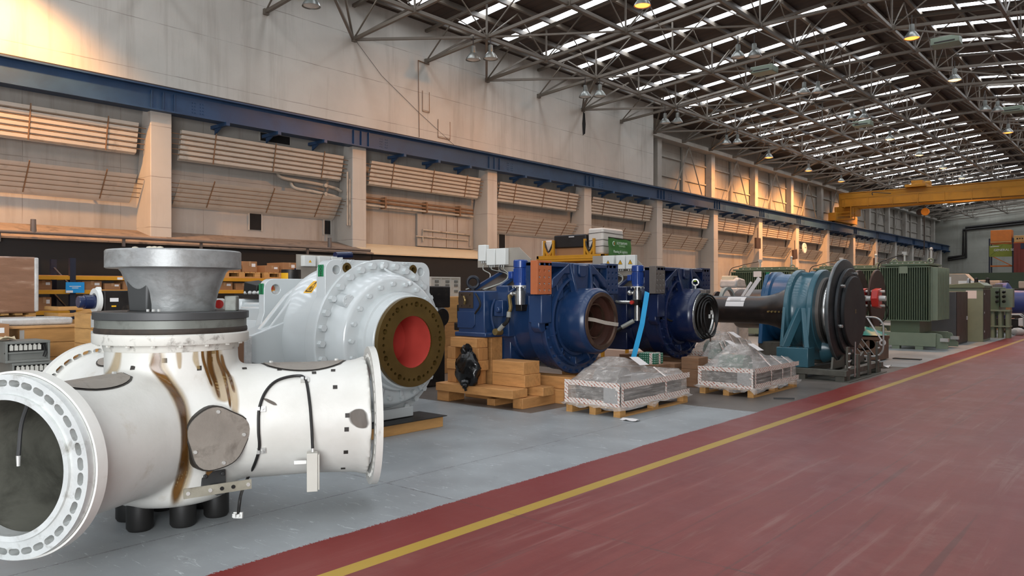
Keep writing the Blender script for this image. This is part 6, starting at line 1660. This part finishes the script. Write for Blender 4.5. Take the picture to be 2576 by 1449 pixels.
# ================================================================ TRANSFORMERS AND CABINETS
M_tg = pm('transformer_green', '#61705a', .4, var=.06, vs=1.5, dirt='#4c584a', dlo=.6, dhi=.8)
M_tg2 = pm('transformer_green_pale', '#7f8b76', .45, var=.06, dirt='#5d6657', dlo=.6, dhi=.8)
def transformer(label, loc, W, D, nf):
    t = thing('transformer', label, 'transformer', loc, group='green transformers')
    m = MB(M_tg); m.box((-W + .12, .14, .80), (-.12, D - .14, 2.34)); m.build('tank', t, bev=.02)
    for nm, y, s_ in (('front_fin_bank', 0, -1), ('rear_fin_bank', D, 1)):
        m = MB(M_tg)
        for i in range(nf):
            x = -W + .03 + (W - .06) * i / (nf - 1); m.box((x - .009, y, .80), (x + .009, y - s_*.16, 2.30))
        m.box((-W, y - s_*.005, 2.28), (0, y - s_*.16, 2.31)); m.box((-W, y - s_*.005, .79), (0, y - s_*.16, .82)); m.build(nm, t)
    m = MB(M_tg2); 
    for i in range(8):
        y = .16 + (D - .32) * i / 7; m.box((0, y - .012, .82), (.16, y + .012, 2.28))
    m.box((-.02, .12, .80), (.02, D - .12, 2.30)); m.build('side_fin_bank', t, bev=.004)
    m = MB(M_tg); m.box((-W + .05, .08, 2.34), (-.05, D - .08, 2.40)); m.box((-W + .2, .25, 2.40), (-.25, D - .25, 2.47)); m.build('lid', t, bev=.008)
    m = MB(M_zinc)
    for i in range(8): m.bolt((-W + .15 + (W - .3) * i / 7, .14, 2.40), (0, 0, 1), .02, .025)
    m.build('lid_bolt', t)
    m = MB(M_tg2); m.box((-W - .05, .10, .09), (.12, .32, .46)); m.build('base_beam', t, bev=.01); m = MB(M_tg2); m.box((-W - .05, D - .32, .09), (.12, D - .10, .46)); m.build('base_beam', t, bev=.01)
    m = MB(M_tg); m.box((-W + .25, .18, .46), (-.3, D - .18, .80)); m.build('pedestal', t)
    for y in (.21, D - .21):
        m = MB(M_tg2); m.prism([(.10, .04), (.40, .04), (.40, .16), (.30, .24), (.24, .42), (.10, .46)], (0, y + .03, 0), X, Z, .06); o2 = m.build('lug_plate', t, bev=.006)
        m = MB(M_zinc); m.box((.22, y - .10, .24), (.42, y + .04, .33)); m.build('jack_pad', t)
        MB(M_tg2).box((-W + .3, y - .1, 0), (-W + .5, y + .1, .09)).build('foot', t); MB(M_tg2).box((-.4, y - .1, 0), (-.2, y + .1, .09)).build('foot', t)
    m = MB(M_zinc); m.cyl((-W*.62, D*.4, 2.47), (-W*.62, D*.4, 2.68), .03, .03, 10); m.box((-W*.62 - .06, D*.4 - .05, 2.66), (-W*.62 + .06, D*.4 + .05, 2.76)); m.build('gas_relay', t)
    m = MB(M_zinc); m.cyl((-W*.12, D*.5, 2.47), (-W*.12, D*.5, 2.80), .035, .03, 10); m.ball((-W*.12, D*.5, 2.82), .05, 10); m.build('breather', t)
    MB(M_tg2).torus((-.12, D*.35, 2.47), (.5, -.9, 0), .07, .022, 18, 8).build('lifting_eye', t)
    MB(M_tg2).torus((-W + .25, D*.35, 2.47), (.5, -.9, 0), .07, .022, 18, 8).build('lifting_eye', t)
    MB(M_rubber).tube(spline([(-W*.62, D*.3, 2.68), (-W*.85, .05, 2.52), (-W - .03, -.02, 2.3), (-W - .03, -.02, 1.2)]), .014, 6).build('conduit', t)
    MB(M_paper if W > 1.6 else M_tg2).box((-W*.60, -.006, 2.12), (-W*.50 + .08, -.001, 2.32)).build('rating_plate', t)
    return t
transformer('green finned transformer right of the big hub disc, nearest the aisle', (-4.98, 23.5, 0), 1.30, 1.75, 22)
transformer('green finned transformer behind the blue-teal ring casing', (-9.95, 26.4, 0), 2.15, 1.75, 30)
transformer('green finned transformer behind the big hub disc', (-7.20, 26.6, 0), 2.1, 1.75, 30)
M_cabg = pm('cabinet_blue_grey', '#4c5257', .5, var=.08); M_cabb = pm('cabinet_dark_brown', '#3d2f2b', .5, var=.12)
t = thing('dark_cabinet', 'dark grey steel cabinet with brown door right of the nearest transformer', 'cabinet', (-4.83, 26.2, 0)); MB(M_cabg).box((-1.0, 0, 0), (-.02, 1.65, 1.60)).build('body', t, bev=.01); m = MB(M_cabb); m.box((-.02, .02, .04), (.0, 1.63, 1.60)); dr = m.build('door', t, bev=.004); MB(M_zinc).bar((.015, 1.45, .72), (.015, 1.45, .84), .03).build('handle', dr)
t = thing('green_cabinet', 'green steel kiosk cabinet with sloped roof beside the dark cabinet', 'cabinet', (-4.50, 28.4, 0)); m = MB(M_tg2); m.box((-1.3, 0, 0), (0, 1.3, 1.72)); m.build('body', t, bev=.01); m = MB(M_tg); m.prism([(-1.36, 1.72), (.05, 1.72), (.05, 1.80), (-.1, 1.90), (-1.36, 1.80)], (0, 1.34, 0), X, Z, 1.38); m.build('roof', t, bev=.008); m = MB(M_cabb); m.box((.0, .06, .08), (.015, 1.24, 1.66)); dr = m.build('side_door', t); m = MB(M_zinc); 
for z in (.3, .9, 1.5): m.box((.016, .08, z), (.03, .12, z + .06))
m.build('hinge', dr)
MB(M_paper).box((-.48, -.004, 1.38), (-.18, -.001, 1.64)).build('paper_notice', t)
t = thing('bushing_transformer', 'green transformer with tubular legs and black bushings beyond the kiosk', 'transformer', (-4.15, 31.6, 0)); m = MB(M_tg); m.box((-1.3, -.2, .75), (-.35, 1.3, 1.75)); m.build('tank', t, bev=.02)
for i in range(4):
    for j in range(2): 
        MB(M_tg2).cyl((-.72 + .22*i, -.42 + .3*j, 0), (-.72 + .22*i, -.42 + .3*j, .95), .07, .07, 12).build('tube_leg', t)
m = MB(M_tg2); m.box((-.85, -.55, .92), (.02, .0, .97)); m.box((-.85, -.55, .38), (.02, .0, .42)); m.build('leg_plate', t)
for z in (1.25, 1.42, 1.58):
    for i in range(2): m = MB(M_rubber); m.lathe([(0, 0), (.035, 0), (.05, .03), (.035, .06), (.05, .09), (.035, .12), (.05, .15), (.03, .2), (.02, .28), (0, .28)], (-.42 + .2*i, -.20, z), (.35, -1, .1), 12); m.build('bushing', t)
m = MB(M_blackpart)
for x in (-1.1, -.75): m.cyl((x, .2, 1.75), (x, .2, 2.0), .1, .06, 12); m.ball((x, .2, 2.03), .07, 10)
m.build('top_bushing', t)
m = MB(M_tg2); m.box((-.33, -.1, 1.05), (.05, .25, 1.7)); m.build('terminal_chest', t, bev=.01)
m = MB(M_edge); m.lathe([(0, 0), (.62, 0), (.63, .03), (.62, .06), (0, .06)], (-.55, -1.2, 1.45), (1, .1, 0), 40); o_ = m.build('grey_disc'); 
tag(o_, 'grey steel disc standing on edge above the green kiosk', 'disc'); o_.location = (-4.75, 31.75, .0)
t = thing('beige_cabinet_row', 'beige electrical cabinet with chamfered top beyond the nearest transformer', 'cabinet', (-9.6, 43.5, 0)); m = MB(pm('beige_cabinet', '#a59c8d', .5, var=.06)); m.prism([(-2.2, 0), (2.6, 0), (2.6, 1.9), (2.1, 2.45), (-2.2, 2.45)], (0, 0, 0), X, Z, .9); m.build('body', t, bev=.02); m = MB(M_wbox)
for x in (-1.2, -.2, .8): m.box((x, -.91, 1.95), (x + .7, -.905, 2.3))
m.build('panel', t)
for k, (px, Y_) in enumerate(((2440, 44.5), (2480, 47), (2560, 52))):
    p = AY(px, 730, Y_)
    t = thing('dark_machine', '%s dark boxed machine standing far off beyond the kiosk' % ORD[k], 'machine', (p.x, Y_, 0)); m = MB(M_blackpart); m.box((-1.2, -.6, 0), (1.0, .8, 1.75)); m.cyl((-.6, -.2, 1.75), (-.6, -.2, 2.2), .3, .2, 16); m.m(M_plategrey).box((.1, -.5, 1.75), (.7, .3, 2.15)); m.build('body', t, bev=.03)
M_blv = pm('violet_blue_paint', '#34417e', .4, var=.1)
for k, (x, y) in enumerate(((-5.35, 38.2), (-5.9, 41.3))):
    t = thing('blue_machine', ('nearer', 'farther')[k] + ' violet-blue gearbox at the right edge beyond the trolley', 'gearbox', (x, y, 0)); m = MB(M_blv); m.lathe([(0, -1.0), (.6, -1.0), (.62, -.2), (.8, -.15), (.82, .2), (.5, .4), (.48, .9), (0, .9)], (0, 0, 1.15), (1, 0, 0), 40); m.box((-1.6, -.7, .7), (-.9, .9, 1.75)); m.build('body', t, bev=.02); m = MB(M_padgrey); m.box((-.1, -1.15, 1.3), (.12, -.75, 1.9)); m.build('pad', t); m = MB(M_wbox); m.box((-1.5, -.75, 1.8), (-.7, -.6, 2.05)); m.build('terminal_box', t); m = MB(M_wood_y); m.box((-1.0, -.7, 0), (.5, .7, .36)); m.build('timber_bearer', t)
t = thing('trolley', 'silver tube trolley with black box and carton at the right edge', 'trolley', (-4.75, 34.6, 0))
MB(mg2).tube([(-.75, 0, .25), (-.72, 0, .62), (-.62, 0, .72), (.45, 0, .72), (.58, 0, .62), (.60, 0, .25)], .028, 8).build('frame', t); MB(mg2).tube([(-.75, .6, .25), (-.72, .6, .62), (-.62, .6, .72), (.45, .6, .72), (.58, .6, .62), (.60, .6, .25)], .028, 8).build('frame', t)
MB(M_blackpart).box((-.8, -.02, .18), (.65, .62, .25)).build('deck', t); MB(M_blackpart).box((-.5, .05, .25), (.4, .55, .55)).build('black_box', t); MB(M_paper).box((.42, .0, .3), (.66, .5, .58)).build('white_box', t)
for x in (-.65, .5): MB(M_rubber).cyl((x, -.0, .09), (x, .06, .09), .09, .09, 14).build('wheel', t); MB(M_rubber).cyl((x, .54, .09), (x, .60, .09), .09, .09, 14).build('wheel', t)
carton('brown carton on top of the silver trolley', (-5.15, 34.7, .752), (-4.6, 35.1, 1.02), tape=False, grp='loose cartons at the right edge')
t = thing('ladder_frame', 'leaning silver ladder frame behind the trolley', 'ladder', (-5.2, 36.6, 0)); m = MB(mg2)
for x in (-.25, .15): m.tube([(x, 0, 0), (x + .15, .1, 1.7)], .03, 8)
for z in (.4, .8, 1.2): m.tube([(-.2, 0.02, z), (.25, .05, z)], .02, 6)
m.build('frame', t)
t = thing('ochre_cover', 'ochre and brown covered heap on the floor by the trolley', 'covered heap', (-4.05, 35.6, 0)); m = MB(pm('ochre_sheet', '#9b7433', .6, var=.25, bump=.5, bs=8)); m.ball((-.1, 0, .16), .28, 14, (1.0, 1.3, 1.0)); m.build('ochre_bundle', t); m = MB(pm('brown_sheet', '#6e4c33', .7, var=.3, bump=.5, bs=8)); m.ball((.25, .3, .08), .3, 14, (1.5, 1.5, .5)); m.ball((-.6, -.1, .07), .22, 12, (1.5, 1.2, .6)); m.build('brown_sheet', t)
t = thing('plastic_scrap', 'white plastic scrap on the floor under the tubular transformer', 'plastic scrap', (-4.2, 33.4, 0)); MB(M_wrap).ball((0, 0, .12), .2, 12, (1.2, .8, .8)).build('scrap', t)

# ---- far end
m = MB(pm('green_screen', '#3c4a37', .6, var=.1)); m.box((-20.0, 72, 0), (RX - .3, 72.12, 3.05)); tag(struct(m, 'wall_green_screen'), 'low dark green screen wall near the far end', 'wall')
rk2 = thing('far_rack', 'tall orange storage rack near the end wall', 'rack', (-11.6, 86.0, 0))
for x in (-1.5, .4, 2.6):
    for y in (0, 1.1): MB(M_rackblue).box((x - .06, y - .06, 0), (x + .06, y + .06, 6.6)).build('upright', rk2)
for z in (2.0, 3.9, 6.05):
    for y in (0, 1.1): MB(pm('rack_orange', '#c4671f', .5)).box((-1.5, y - .04, z), (2.6, y + .04, z + .12)).build('beam', rk2)
m = MB(MATS['rack_orange']); m.bar((-1.45, -.05, 5.0), (.35, -.05, 3.95), .08); m.build('brace', rk2)
t = thing('orange_crate', 'large orange wooden crate on top of the far rack', 'crate', (-12.2, 86.5, 6.18)); m = MB(pm('orange_crate_wood', '#c9702a', .6, var=.08)); m.box((-.8, -.6, .14), (.9, .6, 1.2)); m.build('crate_body', t, bev=.03); MB(M_wood_x).box((-.8, -.6, 0), (.9, .6, .14)).build('pallet_base', t)
t = thing('lettered_crate', 'pale lettered wooden crate beside the orange crate on the far rack', 'crate', (-10.3, 86.5, 6.18)); m = MB(M_pale_x); m.box((-.8, -.55, 0), (1.2, .6, .62)); m.build('crate_body', t, bev=.02); text('crate_lettering', 'MACHINE PARTS', .2, M_inkblack, (.1, -.56, .32), (1, 0, 0), (0, 0, 1), t, .003) if False else None
m = MB(M_inkblack)
for i in range(8): m.box((-.6 + .2*i, -.556, .26 + .02*(i % 2)), (-.48 + .2*i, -.552, .38))
m.build('stencil_mark', t)
t = thing('olive_banner', 'olive banner lettered GENERAL SE hung on the far rack', 'banner', (-13.1, 85.85, 4.85)); m = MB(pm('olive_cloth', '#7c8028', .6, var=.08)); m.prism([(0, .0), (1.85, -.02), (1.85, 1.12), (1.1, 1.2), (0, 1.05)], (0, 0, 0), X, Z, -.02); m.build('cloth', t); text('lettering', 'GENERAL SE', .30, M_paper, (1.2, -.025, .62), (1, 0, 0), (0, 0, 1), t, .004); MB(M_paper).bar((.1, -.01, .95), (.8, -.012, .98), .02, .05).build('small_print', t)
m = MB(pm('banner_crease', '#5d611f', .6)); m.bar((.1, -.008, .1), (1.1, -.008, 1.1), .02, .03); m.bar((.6, .0, 1.0), (.6, .14, 1.0), .03); m.build('crease', t)
t = thing('red_container', 'dark red corrugated container at the right edge near the end wall', 'container', (-10.9, 84.2, 0)); m = MB(pm('container_red', '#742a1e', .6, var=.1)); m.box((0, 0, .0), (4.0, 1.4, 6.0))
for i in range(14): m.box((.1 + .28*i, -.04, .2), (.24 + .28*i, 0, 5.4))
m.build('shell', t); m = MB(pm('navy_header', '#23263a', .6)); m.box((.55, -.05, 5.45), (4.0, -.0, 5.95)); m.build('navy_header', t)
for off, nm in ((0, 'outer'), (.35, 'inner')):
    P = [AY(2576, 556 + off*18, 95.85), AY(2430 - off*20, 572 + off*18, 95.85), AY(2430 - off*20, 648 - off*16, 95.85), AY(2385, 654 - off*16, 95.85)]
    t = thing('wall_duct', nm + ' black pipe bending across the grey end wall', 'pipe', (0, 95.85, 0)); m = MB(M_blackpart); m.tube([(p.x, 0, p.z) for p in P], .13, 8); m.build('pipe', t)
t = thing('wall_clock', 'round pale clock on the orange-lit wall above the teal unit', 'clock', AX(2022, 624, -18.35)); m = MB(M_wbox); m.cyl((0, 0, 0), (.08, 0, 0), .33, .33, 32); m.build('case', t); m = MB(M_inkblack); m.bar((.085, 0, 0), (.085, .0, .3), .03, .004, (1, 0, 0)); m.bar((.085, 0, 0), (.085, .2, .05), .04, .004, (1, 0, 0)); m.build('hands', t); MB(M_rail).box((-.2, -.05, -.05), (0, .05, .05)).build('wall_mount', t)
for px, py, lb in ((1906, 612, 'left of the clock'), (1999, 640, 'tilted, just below the clock'), (2201, 659, 'above the red brake calipers')):
    p = AX(px, py, -18.25); t = thing('hanging_board', 'dark square board hung on a pillar, ' + lb, 'board', p); m = MB(pm('board_brown', '#3f302b', .6)); m.cbox((0, 0, 0), (.12, .62, .62), (.12 if 'tilted' in lb else 0, 0, 0)); m.build('board', t); MB(M_rail).bar((0, 0, .3), (0, 0, .9), .03).build('hanger_rail', t)
